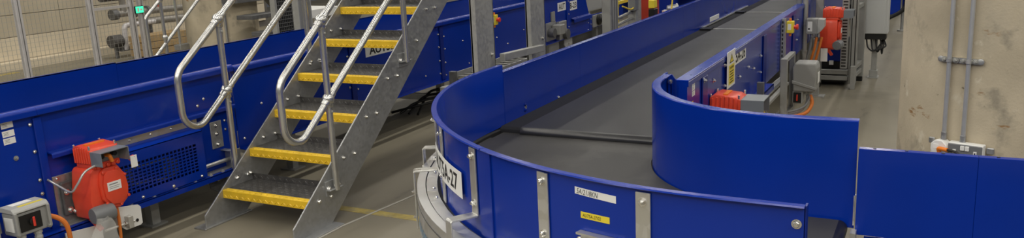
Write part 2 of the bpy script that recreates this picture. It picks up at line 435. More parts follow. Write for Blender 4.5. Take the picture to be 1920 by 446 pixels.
for z in (.745,): bolt(c1,(LX+.001,2.44,z-.07),(1,0,0),BOLT_DARK)
# ledge and the drive guard below it
MB().prism([(LX,.664),(LX+.036,.660),(LX+.042,.656),(LX+.044,.650),(LX+.044,.632),(LX+.039,.632),(LX+.039,.652),(LX,.656)],1,2.605,3.90).build('ledge','blue',c1)
MB().box(LX,LX+.006,2.93,3.60,.555,.632).build('fixing_strip','zinc',c1)
for y in (3.10,3.25,3.40,3.56): bolt(c1,(LX+.006,y,.606),(1,0,0),BOLT)
# perforated drive guard: folded sheet with real slots
g = MB(); GX0, GX1 = LX+.075, LX+.080
gy0, gy1, gz0, gz1 = 2.86, 3.56, .258, .560
hy0, hy1, hz0, hz1 = 2.955, 3.505, .312, .488
g.box(GX0,GX1,gy0,hy0,gz0,gz1).box(GX0,GX1,hy1,gy1,gz0,gz1).box(GX0,GX1,hy0,hy1,gz0,hz0).box(GX0,GX1,hy0,hy1,hz1,gz1)
g.box(LX+.004,GX1,gy1,gy1+.005,gz0,gz1).box(LX+.004,GX1,gy0-.005,gy0,gz0,gz1)
g.prism([(LX+.004,gz1+.024),(GX1,gz1),(GX1,gz1-.005),(LX+.004,gz1+.019)],1,gy0-.005,gy1+.005)
g.build('drive_guard','blue',c1,label='blue folded guard with rows of slots')
gr = MB(); ncol, nrow = 19, 9
for i in range(1,ncol): y = hy0+(hy1-hy0)*i/ncol; gr.box(GX0+.0005,GX1-.0005,y-.0042,y+.0042,hz0,hz1)
for j in range(1,nrow): z = hz0+(hz1-hz0)*j/nrow; gr.box(GX0+.0003,GX1-.0003,hy0,hy1,z-.004,z+.004)
o = gr.build('slotted_grille','blue',c1); o['kind'] = 'stuff'
MB().box(LX+.002,LX+.006,gy0,gy1,gz0,gz1).build('guard_recess','blue_dark',c1)
for y,z,r_ in ((3.02,.40,.045),(3.33,.38,.06)): MB().cyl((LX+.006,y,z),(LX+.05,y,z),r_,20).build('pulley','galv_dark',c1,smooth=True)
MB().bar((LX+.02,3.02,.445),(LX+.02,3.33,.44),.03,.006,up=(0,0,1)).bar((LX+.02,3.02,.355),(LX+.02,3.33,.32),.03,.006).build('drive_belt','galv_dull',c1)
# lower flange
MB().box(LX-.01,LX+.095,1.2,3.93,.246,.252).box(LX+.089,LX+.095,1.2,3.93,.215,.252).build('lower_flange','blue',c1,bevel=.001)
MB().box(LX-.004,LX+.060,2.60,3.93,.253,.257).build('flange_strip','galv_dull',c1)
for y in (3.0,3.16,3.32,3.47,3.60,3.70): bolt(c1,(LX+.070,y,.252),(0,0,1),BOLT_DARK)
for y in (3.08,3.30,3.52): bolt(c1,(GX1,y,.275),(1,0,0),BOLT)
# motor mounting plate
mp = MB().box(LX,LX+.008,2.605,2.855,.255,.525).build('motor_plate','galv',c1,bevel=.002)
MB().box(LX+.008,LX+.030,2.632,2.72,.30,.485).build('motor_flange','galv_dark',mp,bevel=.006)
for y,z in ((2.657,.430),(2.662,.330)): bolt(mp,(LX+.030,y,z),(1,0,0),BOLT_STAIR)
for y,z in ((2.63,.51),(2.63,.275)): bolt(mp,(LX+.008,y,z),(1,0,0),BOLT)
# tension bracket and rod
tb = MB().box(LX,LX+.008,3.700,3.795,.395,.572).build('tension_plate','galv',c1,bevel=.002)
for z in (.545,.49,.42): bolt(tb,(LX+.008,3.745,z),(1,0,0),BOLT_BIG)
for z in (.56,.50): bolt(c1,(LX+.0,3.83,z),(1,0,0),BOLT)
MB().box(LX,LX+.09,3.80,3.806,.255,.375).box(LX+.084,LX+.09,3.765,3.85,.255,.375).box(LX,LX+.09,3.765,3.806,.37,.376).build('tension_block','galv',c1,bevel=.001)
MB().cyl((LX+.045,3.57,.312),(LX+.045,3.83,.312),.013,14).build('tension_rod','zinc',c1,smooth=True)
MB().prism([(3.62,.245),(3.76,.245),(3.76,.15),(3.71,.095),(3.62,.155)],0,LX+.02,LX+.03).build('lower_bracket','galv_dark',c1)
bolt(c1,(LX+.03,3.69,.20),(1,0,0),BOLT_BIG)
# torque brackets under the motor
tk = MB().prism([(2.87,.285),(2.995,.262),(3.01,.245),(3.008,.150),(2.995,.142),(2.90,.142),(2.875,.165)],0,-4.02,-4.012).box(-4.07,-4.02,2.872,2.878,.17,.28).build('torque_bracket','white',c1)
link('hole',HOLE_BIG,tk,(-4.0115,2.975,.175),Vector((0,0,1)).rotation_difference(Vector((1,0,0))))
MB().prism([(2.55,.245),(2.76,.222),(2.76,.10),(2.55,.12)],0,-4.03,-4.022).build('torque_bracket','white',c1)
MB().cyl((-3.995,2.76,.190),(-3.995,2.945,.183),.0075,12).build('torque_rod','zinc',c1,smooth=True)
MB().box(-4.012,-3.975,2.895,2.925,.155,.225).build('torque_block','zinc',c1,bevel=.002)
bolt(c1,(-3.995,2.885,.186),(0,-1,0),BOLT_BIG)
# bolts on the upper face
for y,z in ((3.627,.70),(3.681,.735),(3.86,.55),(3.86,.46)): bolt(c1,(LX,y,z),(1,0,0),BOLT)
# belt, rear guard, return belt, legs
MB().box(-5.14,-4.20,1.2,3.90,.690,.698).build('belt','belt',c1); MB().box(-5.14,-4.20,1.2,3.90,.36,.366).build('return_belt','belt',c1)
BXG = -5.20
for a,b in ((1.2,3.879),):
    MB().box(BXG-.006,BXG,a+.001,b-.001,.50,.905).box(BXG-.03,BXG,a+.001,b-.001,.899,.905).build('rear_guard','blue',c1)
for y in (1.7,3.3):
    for x in (-4.30,-5.06):
        lg = MB().box(x-.03,x+.03,y-.03,y+.03,.01,.40).build('leg','galv_dull',c1)
        MB().box(x-.06,x+.06,y-.06,y+.06,0,.01).build('foot_plate','galv_dull',lg)
    MB().box(-5.06,-4.30,y-.02,y+.02,.12,.17).build('cross_member','galv_dull',c1)
# inventory stickers
def sticker(par, x, yc, zc, w, h, tilt=0.0, bars=True):
    m = Matrix.Rotation(tilt,3,'X'); R_ = m@Vector((0,1,0)); U = m@Vector((0,0,1)); c = Vector((x,yc,zc))
    s = MB().obox(c+Vector((.0005,0,0)),.001,w,h,m).build('sticker','paper',par)
    if bars:
        b = MB()
        for k in range(3): b.obox(c+Vector((.0011,0,0))-R_*w*.18+U*h*(.22-.2*k),.0004,w*(.42-.08*(k%2)),h*.07,m)
        b.build('sticker_print','grey_print',s)
    return s
for z in (.852,.808,.770): sticker(c1,LX,2.425,z,.062,.032,.03)

# ---------------------------------------------------------------- red gear motors
def gear_motor(name, label, o, s=1.0, flip=1, cu=(.05,.195,.285), hw=(.172,.250)):
    X0,Yc,Z0 = o
    t = thing(name,label,'motor',(X0,Yc,Z0))
    c0,c1_,c2_ = cu; dl = c1_-c0
    P = lambda u,v,w: (X0+u*s, Yc+v*s*flip, Z0+w*s)
    def bx(b,u0,u1,v0,v1,w0,w1):
        p,q = P(u0,v0,w0),P(u1,v1,w1); return b.box(min(p[0],q[0]),max(p[0],q[0]),min(p[1],q[1]),max(p[1],q[1]),p[2],q[2])
    # flange against the plate
    MB().cyl(P(0,-.05,-.04),P(.035,-.05,-.04),.075*s,24).build('flange','galv_dark',t,smooth=True)
    for a in (40,130,220,310): bolt(t,P(.03,-.05+.085*math.cos(math.radians(a)),-.04+.085*math.sin(math.radians(a))),(1,0,0),BOLT_BIG)
    # gear housing
    def pris(poly,u0,u1): return MB().prism([(Yc+v*s*flip, Z0+w*s) for v,w in poly],0,X0+u0*s,X0+u1*s)
    house = [(-.10,.135),(-.085,.152),(.06,.152),(.095,.10),(.105,.03),(.10,-.05),(.055,-.105),(-.03,-.115),(-.075,-.155),(-.115,-.13),(-.125,-.02)]
    h = pris(house,.03,.195).build('gear_housing','red',t,bevel=.008*s,seg=2,smooth=True)
    cov = [(-.055,.125),(-.03,.145),(.045,.142),(.095,.085),(.105,.01),(.095,-.055),(.045,-.095),(-.02,-.085),(-.062,-.03),(-.068,.06)]
    pris(cov,.195,.215).build('cover_plate','red',t,bevel=.006*s,seg=2,smooth=True)
    pris([(a*.84+.002,b*.84+.004) for a,b in cov],.215,.226).build('cover_boss','red',t,bevel=.004*s,seg=2,smooth=True)
    for v,w in ((-.045,.122),(.04,.128),(.088,.08),(.094,-.045),(.04,-.082),(-.045,-.055)):
        p = P(.215,v,w); MB().lathe(p,(1,0,0),[(0,.0085*s),(.007*s,.0085*s),(.009*s,.006*s)],10).build('cover_screw','red',t,smooth=True)
    npl = MB(); bx(npl,.226,.2285,-.035,.050,.012,.062); npl = npl.build('nameplate','paper',t)
    nb = MB(); bx(nb,.2285,.229,-.025,.030,.046,.052); bx(nb,.2285,.229,-.025,.040,.034,.037); bx(nb,.2285,.229,-.025,.035,.024,.027); nb.build('nameplate_print','grey_print',npl)
    # shaft cap
    MB().lathe(P(.200,-.135,-.103),(0.15,1*flip,0),[(0,.042*s),(.02*s,.050*s),(.10*s,.050*s),(.118*s,.044*s),(.126*s,.028*s),(.128*s,.002)],22).build('shaft_cap','grey_cap',t,smooth=True)
    # torque arm
    MB().bar(P(.10,-.085,-.13),P(.15,-.055,-.215),.022*s,.03*s,up=(1,0,0)).bar(P(.10,.0,-.11),P(.13,.012,-.165),.02*s,.02*s,up=(1,0,0)).build('torque_arm','red',t,bevel=.004*s)
    # motor neck and ribbed electronics cover
    nk = MB(); bx(nk,.06,.205,-.085,.085,.148,.178); nk.build('motor_neck','red',t,bevel=.008*s,seg=2,smooth=True)
    for k in range(5): MB().lathe(P(.204,-.06+.031*k,.160),(1,0,0),[(0,.012*s),(.010*s,.012*s),(.013*s,.008*s)],10).build('cable_gland','red',t,smooth=True)
    cv = MB().prism([(X0+c0*s,Z0+.175*s),(X0+c1_*s,Z0+.175*s),(X0+c1_*s,Z0+.252*s),(X0+(c1_-.17*dl)*s,Z0+.268*s),(X0+(c0+.2*dl)*s,Z0+.278*s),(X0+c0*s,Z0+.262*s)],1,min(P(0,-.088,0)[1],P(0,.088,0)[1]),max(P(0,-.088,0)[1],P(0,.088,0)[1])).build('electronics_cover','red',t,bevel=.006*s,seg=2,smooth=True)
    for k in range(7):
        b = MB(); u = c0+dl*(.07+.138*k); bx(b,u,u+dl*.062,-.094,.094,.18,.258+.012*math.sin(PI*k/6)); b.build('cooling_rib','red',cv,bevel=.003*s)
    b = MB(); bx(b,c0+.4*dl,c0+.55*dl,-.06,.06,.270,.2795); b.build('warning_strip','orange',cv)
    for u,v in ((c0+.006,-.08),(c0+.006,.08),(c1_-.012,-.08),(c1_-.012,.08)): MB().lathe(P(u,v,.258),(0,0,1),[(0,.006*s),(.02*s,.006*s),(.022*s,.004*s)],8).build('cover_screw','chrome',cv,smooth=True)
    # sheet hood around the plugs, open towards the front
    hd = MB(); bx(hd,c1_,c2_,-.088,-.084,*hw); bx(hd,c1_,c2_,.084,.088,*hw); bx(hd,c1_,c2_,-.084,.084,hw[1]-.004,hw[1]); bx(hd,c1_-.003,c1_+.001,-.084,.084,hw[0],hw[1]-.004)
    hd = hd.build('plug_hood','grey_hood',t)
    MB().tube(fillet([P(.20,.0,.215),P(.235,.0,.215),P(.238,.01,.178)],.012*s),.011*s,10).build('plug','orange',hd,smooth=True)
    for v in (-.035,.045): MB().cyl(P(.196,v,.214),P(.224,v,.214),.013*s,12).build('socket','black',hd,smooth=True)
    return t, P
gm, P1 = gear_motor('gear_motor','red gear motor with silver cable below the blue left conveyor lip',(-4.142,2.795,.408),.97)
MB().tube(spline([(-4.13,2.572,.523),(-4.06,2.583,.491),(-3.98,2.590,.465),(-3.95,2.612,.503),(-3.935,2.657,.561),(-3.925,2.746,.587)],8),.006,10).build('sensor_cable','silver_cable',gm,smooth=True)
b = MB(); b.box(-3.872,-3.868,2.885,2.925,.525,.590); b.build('hang_tag','paper',gm)
MB().lathe((-3.885,2.885,.575),(0.3,1,0.3),[(0,.012),(.03,.010),(.035,.004)],10).build('red_plug','red',gm,smooth=True)

# hanging plastic bag with a paper strip
bag = MB(); nn = 9; vs_ = []
for side in (0,1):
    for j in range(nn):
        for i in range(nn):
            u = i/(nn-1)-.5; w = j/(nn-1)
            wd = .15*(.45+.55*min(1,w*2.2)); puff = (.018*math.sin(PI*(u+.5))*math.sin(PI*min(1,w*.9+.1))+.004*math.sin(9*u+7*w))*(1 if side else -.6)
            vs_.append((-3.895+puff+.003*side, 2.685+u*wd+.006*math.sin(8*w), .300-w*.165+.012*abs(u)))
fs = [(s*nn*nn+j*nn+i, s*nn*nn+j*nn+i+1, s*nn*nn+(j+1)*nn+i+1, s*nn*nn+(j+1)*nn+i) for s in (0,1) for j in range(nn-1) for i in range(nn-1)]
bt = thing('plastic_bag','clear plastic bag with a paper slip hanging under the red motor','bag',(-3.895,2.685,.13))
bag.add(vs_, fs).build('bag_film','bag',bt,smooth=True)
MB().box(-3.893,-3.889,2.625,2.745,.128,.150).build('paper_slip','paper',bt)

# ---------------------------------------------------------------- isolator box at the lower left
ISO_DZ = -.043
iso = thing('isolator_box','grey isolator box with red rotary switch at the bottom left corner','switch box',(-4.0,2.345,.36))
bx_ = MB().box(-4.06,-3.955,2.265,2.435,.375,.492).build('body','grey_box',iso,bevel=.008,seg=2)
MB().prism([(-4.065,.495),(-3.945,.495),(-3.945,.503),(-3.96,.520),(-4.05,.524),(-4.065,.515)],1,2.258,2.442).build('lid','grey_light',iso,bevel=.003)
MB().box(-3.985,-3.965,2.30,2.43,.5195,.5215).build('warning_strip','yellow_plain',iso)
MB().box(-4.04,-4.0,2.29,2.39,.5225,.5245).build('lid_label','paper',iso)
MB().box(-3.958,-3.938,2.425,2.440,.385,.500).box(-3.958,-3.938,2.258,2.272,.385,.500).build('front_cheek','grey_box',iso,bevel=.003)
MB().box(-3.956,-3.950,2.285,2.395,.395,.478).build('switch_plate','black',iso)
kn = MB().lathe((-3.950,2.345,.437),(1,0,0),[(0,.018),(.012,.018),(.014,.014)],16).build('switch_knob','black',iso,smooth=True)
MB().box(-3.936,-3.928,2.339,2.351,.412,.462).build('knob_handle','red_knob',kn,bevel=.003)
MB().box(-4.04,-3.97,2.262,2.265,.40,.47).build('side_label','paper',iso)
MB().box(-4.10,-4.09,2.20,2.27,.38,.50).box(-4.10,-3.99,2.20,2.206,.38,.50).build('mounting_bracket','galv_dull',iso)
for y in (2.30,2.385):
    MB().lathe((-3.985,y,.375),(0,0,-1),[(0,.021),(.018,.021),(.020,.017),(.032,.017),(.034,.020),(.048,.019),(.058,.013)],10).build('cable_gland','grey_light',iso,smooth=True)
for x,y,z in ((-3.95,2.268,.388),(-3.95,2.430,.388)): bolt(iso,(x,y,z),(1,0,0),BOLT_DARK)
for ch in iso.children: ch.location.z += ISO_DZ
def cable(name, pts, r, m, label, n=8, cat='cable', group=None):
    return tag(MB().tube(spline(pts,n),r,10).build(name,m,smooth=True), label, cat, group)
cable('power_cable',[(-3.985,2.385,.285),(-3.98,2.39,.22),(-4.0,2.43,.15),(-4.06,2.55,.05),(-4.2,2.75,.02)],.011,'orange_cable','orange cable dropping from the gland of the lower left isolator box')
cable('power_cable',[(-4.02,2.437,.375),(-3.99,2.475,.370),(-3.965,2.515,.33),(-3.96,2.53,.26),(-3.98,2.54,.10),(-4.02,2.57,.015)],.0125,'orange_cable','thick orange cable curving out behind the lower left isolator box')
cable('power_cable',[(-4.03,2.86,.34),(-4.0,2.85,.28),(-3.99,2.845,.20),(-4.0,2.84,.08),(-4.05,2.83,.012)],.009,'orange_cable','orange cable hanging straight down beside the white torque bracket')

# ================================================================== conveyor behind the stair, and the next unit
c2 = thing('belt_conveyor','blue belt conveyor running behind the stair treads','conveyor',(-4.65,6.2,0))
for a,b in ((3.935,5.2),(5.2,6.55),(6.55,8.58)):
    side_panel(c2,LX,a,b,.335,.890)
    lip(MB(),LX,a+.0008,b-.0008,.880).build('top_lip','blue',c2,smooth=True)
    MB().box(LX-.01,LX+.06,a,b,.335,.342).build('lower_flange','blue',c2)
for y in (5.2,6.55):
    MB().box(LX,LX+.012,y-.03,y+.03,.345,.845).build('flange','blue_dark',c2,bevel=.003)
    for z in (.78,.66,.53,.41): bolt(c2,(LX+.002,y-.05,z)); bolt(c2,(LX+.002,y+.05,z-.03))
for y,z in ((4.178,.605),(3.987,.40),(4.45,.52),(4.95,.62),(6.05,.56),(6.95,.66),(7.05,.42),(7.65,.60),(7.9,.50),(8.3,.60),(6.25,.43)): bolt(c2,(LX,y,z))
lb = MB().box(LX,LX+.002,5.39,5.99,.735,.835).build('name_label','paper',c2,label='white label starting with AUT5, partly hidden by the stair')
put_text('AUT5B-21',lb,(LX+.002,5.69,.785),(0,1,0),(0,0,1),.072,.50,bold=.028)
MB().box(-5.14,-4.20,3.935,8.58,.685,.693).build('belt','belt',c2); MB().box(-5.14,-4.20,3.935,8.58,.45,.456).build('return_belt','belt',c2)
for a,b in ((3.8792,6.1),(6.1,8.3),(8.3,10.6)):
    MB().box(BXG-.006,BXG,a+.0004,b-.0004,.50,.897).box(BXG-.03,BXG,a+.0004,b-.0004,.891,.897).build('rear_guard','blue',c2)
for y in (4.6,6.75,8.2):
    for x in (-4.32,-5.04):
        lg = MB().box(x-.03,x+.03,y-.03,y+.03,.01,.50).build('leg','galv_dull',c2)
        MB().box(x-.07,x+.07,y-.06,y+.06,0,.01).build('foot_plate','galv_dull',lg)
    MB().box(-5.04,-4.25,y-.06,y-.03,.10,.165).build('cross_member','galv',c2)
# B-23 unit
c3 = thing('belt_conveyor','blue conveyor unit labelled B-23 with a stepped down end','conveyor',(-4.65,9.7,0))
def poly_panel(par, name, pts, m='blue', x=LX, t=.006): return MB().prism(pts,0,x-t,x).build(name,m,par)
poly_panel(c3,'side_panel',[(8.60,.36),(9.545,.36),(9.545,.91),(8.60,.89)])
poly_panel(c3,'side_panel',[(9.552,.36),(10.27,.36),(10.27,.545),(10.15,.80),(10.05,.91),(9.552,.91)])
MB().box(LX,LX+.05,8.60,10.27,.352,.36).build('lower_flange','blue',c3)
lip(MB(),LX,8.60,10.05,.905).build('top_lip','blue',c3,smooth=True)
MB().box(LX,LX+.014,9.50,9.60,.365,.86).build('flange','blue',c3,bevel=.003)
MB().prism([(LX,.575),(LX+.045,.56),(LX+.045,.515),(LX+.04,.515),(LX+.04,.55),(LX,.565)],1,9.66,10.26).build('ledge','blue',c3)
lb = MB().box(LX,LX+.002,9.25,9.50,.700,.805).build('name_label','paper',c3,label='white label piece reading AUT')
put_text('AUT',lb,(LX+.002,9.375,.752),(0,1,0),(0,0,1),.072,.19,bold=.02)
lb = MB().box(LX,LX+.002,9.61,9.855,.675,.79).build('name_label','paper',c3,label='white label piece reading B-23')
put_text('B-23',lb,(LX+.002,9.73,.733),(0,1,0),(0,0,1),.072,.21,bold=.02)
for z in (.82,.66,.50,.40): bolt(c3,(LX+.002,8.66,z)); bolt(c3,(LX+.014,9.55,z-.02)); bolt(c3,(LX,10.22,z*.9-.0 if z < .6 else .50))
poly_panel(c3,'end_panel',[(10.28,.36),(11.6,.36),(11.6,.53),(10.28,.545)],'blue')
MB().box(LX,LX+.02,10.36,10.75,.37,.53).build('bearing_plate','galv_dull',c3,bevel=.003)
MB().lathe((LX+.02,10.55,.46),(1,0,0),[(0,.075),(.03,.075),(.04,.05),(.06,.03)],18).build('bearing','black',c3,smooth=True)
for y,z in ((10.32,.42),(10.32,.49),(10.82,.45),(10.95,.40)): bolt(c3,(LX+.002,y,z))
MB().box(LX,LX+.03,10.95,11.2,.38,.53).build('sensor_plate','galv',c3,bevel=.003)
for a,b,z in ((8.60,10.2,.685),(10.2,10.38,.50)): MB().box(-5.14,-4.17,a,b,z,z+.008).build('belt','belt',c3)
# small drive on its side
dv = MB().box(LX,LX+.015,8.87,9.15,.38,.60).build('drive_plate','galv',c3,bevel=.003)
MB().box(LX+.015,LX+.13,9.02,9.17,.445,.565).build('drive_box','grey_box',c3,bevel=.008)
MB().cyl((LX+.015,9.33,.42),(LX+.10,9.33,.42),.065,20).build('motor_drum','galv_dark',c3,smooth=True)
MB().box(LX,LX+.05,9.18,9.40,.36,.58).build('drive_bracket','galv_dull',c3,bevel=.004)
MB().cyl((LX+.012,8.95,.48),(LX+.09,8.95,.48),.055,18).build('motor_drum','galv_dark',c3,smooth=True)
MB().box(LX,LX+.02,9.03,9.13,.60,.72).build('cable_box','grey_box',c3,bevel=.004)
MB().prism([(9.40,.345),(9.65,.345),(9.65,.25),(9.60,.21),(9.47,.21),(9.40,.27)],0,LX+.0,LX+.01).build('lower_bracket','grey_light',c3)
bolt(c3,(LX+.01,9.53,.27),(1,0,0),BOLT_BIG)
MB().box(LX-.1,LX-.02,9.0,9.3,.22,.34).build('under_tray','galv',c3)
MB().box(-5.05,-4.40,8.75,11.4,.12,.33).build('dark_filler','galv_dark',c3,bevel=.004)  # dark filler box, added to darken the space under the unit
for y in (8.9,10.9):
    for x in (-4.32,-5.04): MB().box(x-.03,x+.03,y-.03,y+.03,0,.50).build('leg','galv_dull',c3)

# ================================================================== curved conveyor
CX, CY, RO, RI = -.5, 3.93, 1.72, .72
BZ = .562
cv = thing('curved_conveyor','blue walled curved belt conveyor turning in the foreground','conveyor',(-1.2,3.0,0))
sec_o = [(.003,.585),(.003,.936),(.000,.942),(-.021,.942),(-.024,.938),(-.021,.935),(-.004,.935),(-.004,.585)]
op1 = [(-2.22,4.14)]+arc(CX,CY,RO,180,238,28)
op2 = arc(CX,CY,RO,238.12,270,16)+[(-.285,2.21)]
MB().sweep(op1,sec_o).build('outer_guard','blue',cv,smooth=True)
MB().sweep(op2,sec_o).build('outer_guard','blue',cv,smooth=True)
MB().sweep(arc(CX,CY,RO,236.6,239.6,4),[(-.0045,.60),(-.0045,.93),(-.010,.93),(-.010,.60)]).build('joint_strip','blue',cv,smooth=True)
MB().box(-.287,-.281,2.206,2.235,.62,.938).build('end_flange','blue_dark',cv)
# inner guard
sec_i = [(.004,.53),(.004,.942),(.036,.942),(.039,.946),(.036,.949),(.000,.949),(-.004,.945),(-.004,.53)]
ip = [(-1.22,4.00)]+arc(CX,CY,RI,180,270,36)+[(-.238,3.21)]
MB().sweep(ip,sec_i).add(*(lambda q: (q.v,q.f))(MB().prism([(4.00,.53),(4.06,.53),(4.06,.949),(4.00,.949)],0,-1.224,-1.216))).build('inner_guard','blue',cv,smooth=True)
MB().prism([(-1.215,.56),(-1.170,.56),(-1.170,.912),(-1.190,.940),(-1.215,.940)],1,4.048,4.058).build('end_plate','blue_dark',cv,bevel=.002)
for a,b,d in ((-1.207,-1.198,4.034),(-1.190,-1.185,4.040)): MB().box(a,b,d,4.048,.56,.92).build('end_plate_rib','blue',cv)
bolt(cv,(-1.195,4.034,.905),(0,-1,0),BOLT_BIG)
MB().box(-.242,-.236,3.195,3.225,.545,.66).build('edge_trim','zinc',cv)
# belt (annulus with rounded delivery end)
n = 40; outer = arc(CX,CY,1.705,180,270,n); inner = arc(CX,CY,.73,180,270,n)
bb = MB(); bb.add([(x,y,z) for z in (BZ-.01,BZ) for ring in (outer,inner) for x,y in ring],
  [(2*(n+1)+i,2*(n+1)+i+1,3*(n+1)+i+1,3*(n+1)+i) for i in range(n)]+[(i,n+1+i,n+1+i+1,i+1) for i in range(n)]
  +[(i,i+1,2*(n+1)+i+1,2*(n+1)+i) for i in range(n)]+[(n+1+i,3*(n+1)+i,3*(n+1)+i+1,n+2+i) for i in range(n)]
  +[(0,2*(n+1),3*(n+1),n+1),(n,n+1+n,3*(n+1)+n,2*(n+1)+n)])
cb = bb.build('belt','belt_dusty',cv,label='dusty black curved belt')
MB().box(-2.19,-1.24,3.93,4.12,BZ-.01,BZ).build('belt_end','belt_dusty',cv)
MB().box(-.5,-.29,2.235,3.19,BZ-.01,BZ).build('belt_end','belt_dusty',cv)
MB().cyl((-.29,2.24,BZ-.032),(-.29,3.19,BZ-.032),.032,24).build('end_roller','belt',cv,smooth=True)
MB().box(-.245,-.225,3.13,3.185,.38,.535).build('roller_bracket','zinc',cv)
# aluminium drive ring outside the guard
ra0, ra1 = 172, 272
MB().sweep(arc(CX,CY,1.830,ra0,ra1,50),[(0,.34),(0,.598),(.038,.600),(.038,.34)]).build('drive_ring','alu',cv,smooth=True,label='curved aluminium drive ring')
MB().sweep(arc(CX,CY,1.832,ra0,ra1,50),[(0,.555),(0,.562),(.003,.562),(.003,.555)]).build('ring_groove','galv_dark',cv,smooth=True)
for a,b,m in ((172,216,'alu'),(216.1,220.5,'zinc'),(220.6,272,'alu')):
    MB().sweep(arc(CX,CY,1.788,a,b,12),[(0,.578),(0,.596),(.048,.596),(.048,.578)]).build('ring_cover',m,cv,smooth=True)
for a in (207,215,219.5,243):
    ca, sa = math.cos(math.radians(a)), math.sin(math.radians(a)); bolt(cv,(CX+1.757*ca,CY+1.757*sa,.596),(0,0,1),BOLT)
MB().sweep(arc(CX,CY,1.742,ra0,ra1,50),[(0,.50),(0,.578),(.030,.572),(.030,.50)]).build('chain_cover','skirt',cv,smooth=True)
MB().sweep(arc(CX,CY,1.80,ra0,ra1,40),[(0,.30),(0,.50),(1.02,.50),(1.02,.30)]).build('bed_frame','galv_dark',cv,smooth=True)
def bend(R_, a_deg, zc):
    def f(x,y):
        a = math.radians(a_deg)+x/R_; return Vector((CX+R_*math.cos(a), CY+R_*math.sin(a), zc+y))
    return f
put_text('transnorm',cv,(0,0,0),(1,0,0),(0,0,1),.050,.40,'text_blue',.01,0,bend(1.8325,219.5,.47),name='maker_lettering')
# mounting brackets
def bracket(a, arm=True, z0=.665, w=.048, ztop=.925, bolts=(.895,.715)):
    ar = math.radians(a); rad = Vector((math.cos(ar),math.sin(ar),0)); tg = Vector((-math.sin(ar),math.cos(ar),0)); c = Vector((CX,CY,0))
    R1 = RO+.0095; T = .007
    m = Matrix((tg,rad,Vector((0,0,1)))).transposed()
    prof = [(R1-T/2,ztop),(R1+T/2,ztop),(R1+T/2,z0+T),(1.836,z0+T),(1.843,z0),(1.843,.40),(1.836,.40),(1.836,z0-.004),(1.832,z0-.0005),(R1+.004,z0-.0005),(R1-T/2,z0+.006)] if arm else [(R1-T/2,ztop),(R1+T/2,ztop),(R1+T/2,z0),(R1-T/2,z0)]
    k = len(prof); vs_ = [c+rad*r_+tg*s*w/2+Vector((0,0,z)) for s in (-1,1) for r_,z in prof]
    b = MB().add(vs_, [(i,(i+1)%k,k+(i+1)%k,k+i) for i in range(k)]+[tuple(range(k))[::-1],tuple(range(k,2*k))])
    o = b.build('mounting_bracket','zinc',cv,bevel=.0015)
    for z in bolts: bolt(o,c+rad*(R1+T/2)+Vector((0,0,z)),rad,BOLT_BIG)
    if arm:
        for z in (.57,.45): bolt(o,c+rad*1.843+Vector((0,0,z)),rad,BOLT)
bracket(200.5); bracket(213); bracket(221.8,False,.60); bracket(235.2); bracket(249.3,True,.64); bracket(262,True,.60)
for z in (.886,.70): bolt(cv,(-.306,2.206,z),(0,-1,0),BOLT_BIG)
# name label wrapped round the guard
def wrap(name, a0, a1, z0, z1, R_, m, par, skew=0.0, label=None, n=10):
    vs_ = []
    for R__ in (R_,R_+.0012):
        for k in range(n+1):
            a = math.radians(a0+(a1-a0)*k/n); dz = skew*k/n
            for z in (z0,z1): vs_.append((CX+R__*math.cos(a),CY+R__*math.sin(a),z+dz))
    q = 2*(n+1); fs = []
    for k in range(n):
        i = 2*k
        fs += [(i,i+2,i+3,i+1),(q+i,q+i+1,q+i+3,q+i+2),(i,q+i,q+i+2,i+2),(i+1,i+3,q+i+3,q+i+1)]
    fs += [(0,1,q+1,q),(2*n,q+2*n,q+2*n+1,2*n+1)]
    return MB().add(vs_,fs).build(name,m,par,label=label,smooth=True)
lb = wrap('name_label',214.6,231.7,.700,.806,RO+.0145,'paper',cv,label='white label reading AUT5A-27')
put_text('AUT5A-27',lb,(0,0,0),(1,0,0),(0,0,1),.072,.43,'black_print',.018,0,bend(RO+.0165,223.1,.753))
lb = wrap('masking_tape',253.8,258.9,.879,.902,RO+.0045,'paper',cv,skew=-.006,label='white tape with handwriting')
put_text('5A/21/8KN',lb,(0,0,0),(1,0,0),(0,0,1),.017,.082,'black_print',-.006,.25,lambda x,y: bend(RO+.0065,255.4,.8885)(x,y-.04*x))
lb = wrap('yellow_tape',254.5,258.1,.803,.824,RO+.0045,'yellow_plain',cv,label='yellow tape with handwriting')
put_text('AUT5A-27/02',lb,(0,0,0),(1,0,0),(0,0,1),.011,.070,'black_print',-.004,.2,bend(RO+.0065,255.9,.8135))
wrap('sticker',269.3,273.5,.778,.812,RO+.0045,'paper',cv,n=6)
wrap('sensor_rail',254.4,259.5,.735,.762,RO+.004,'zinc',cv)
MB().sweep(arc(CX,CY,RO+.03,254.4,259.5,6),[(0,.755),(0,.762),(.028,.762),(.028,.755)]).build('sensor_rail','zinc',cv)
bolt(cv,(CX+(RO+.03)*math.cos(math.radians(254.9)),CY+(RO+.03)*math.sin(math.radians(254.9)),.742),(math.cos(math.radians(254.9)),math.sin(math.radians(254.9)),0),BOLT)
# legs of the curve
for a,r_ in ((195,1.5),(225,1.5),(255,1.5),(200,.95),(250,.95)):
    x,y = CX+r_*math.cos(math.radians(a)), CY+r_*math.sin(math.radians(a))
    lg = MB().box(x-.03,x+.03,y-.03,y+.03,.01,.31).build('leg','galv_dull',cv); MB().box(x-.06,x+.06,y-.06,y+.06,0,.01).build('foot_plate','galv_dull',lg)

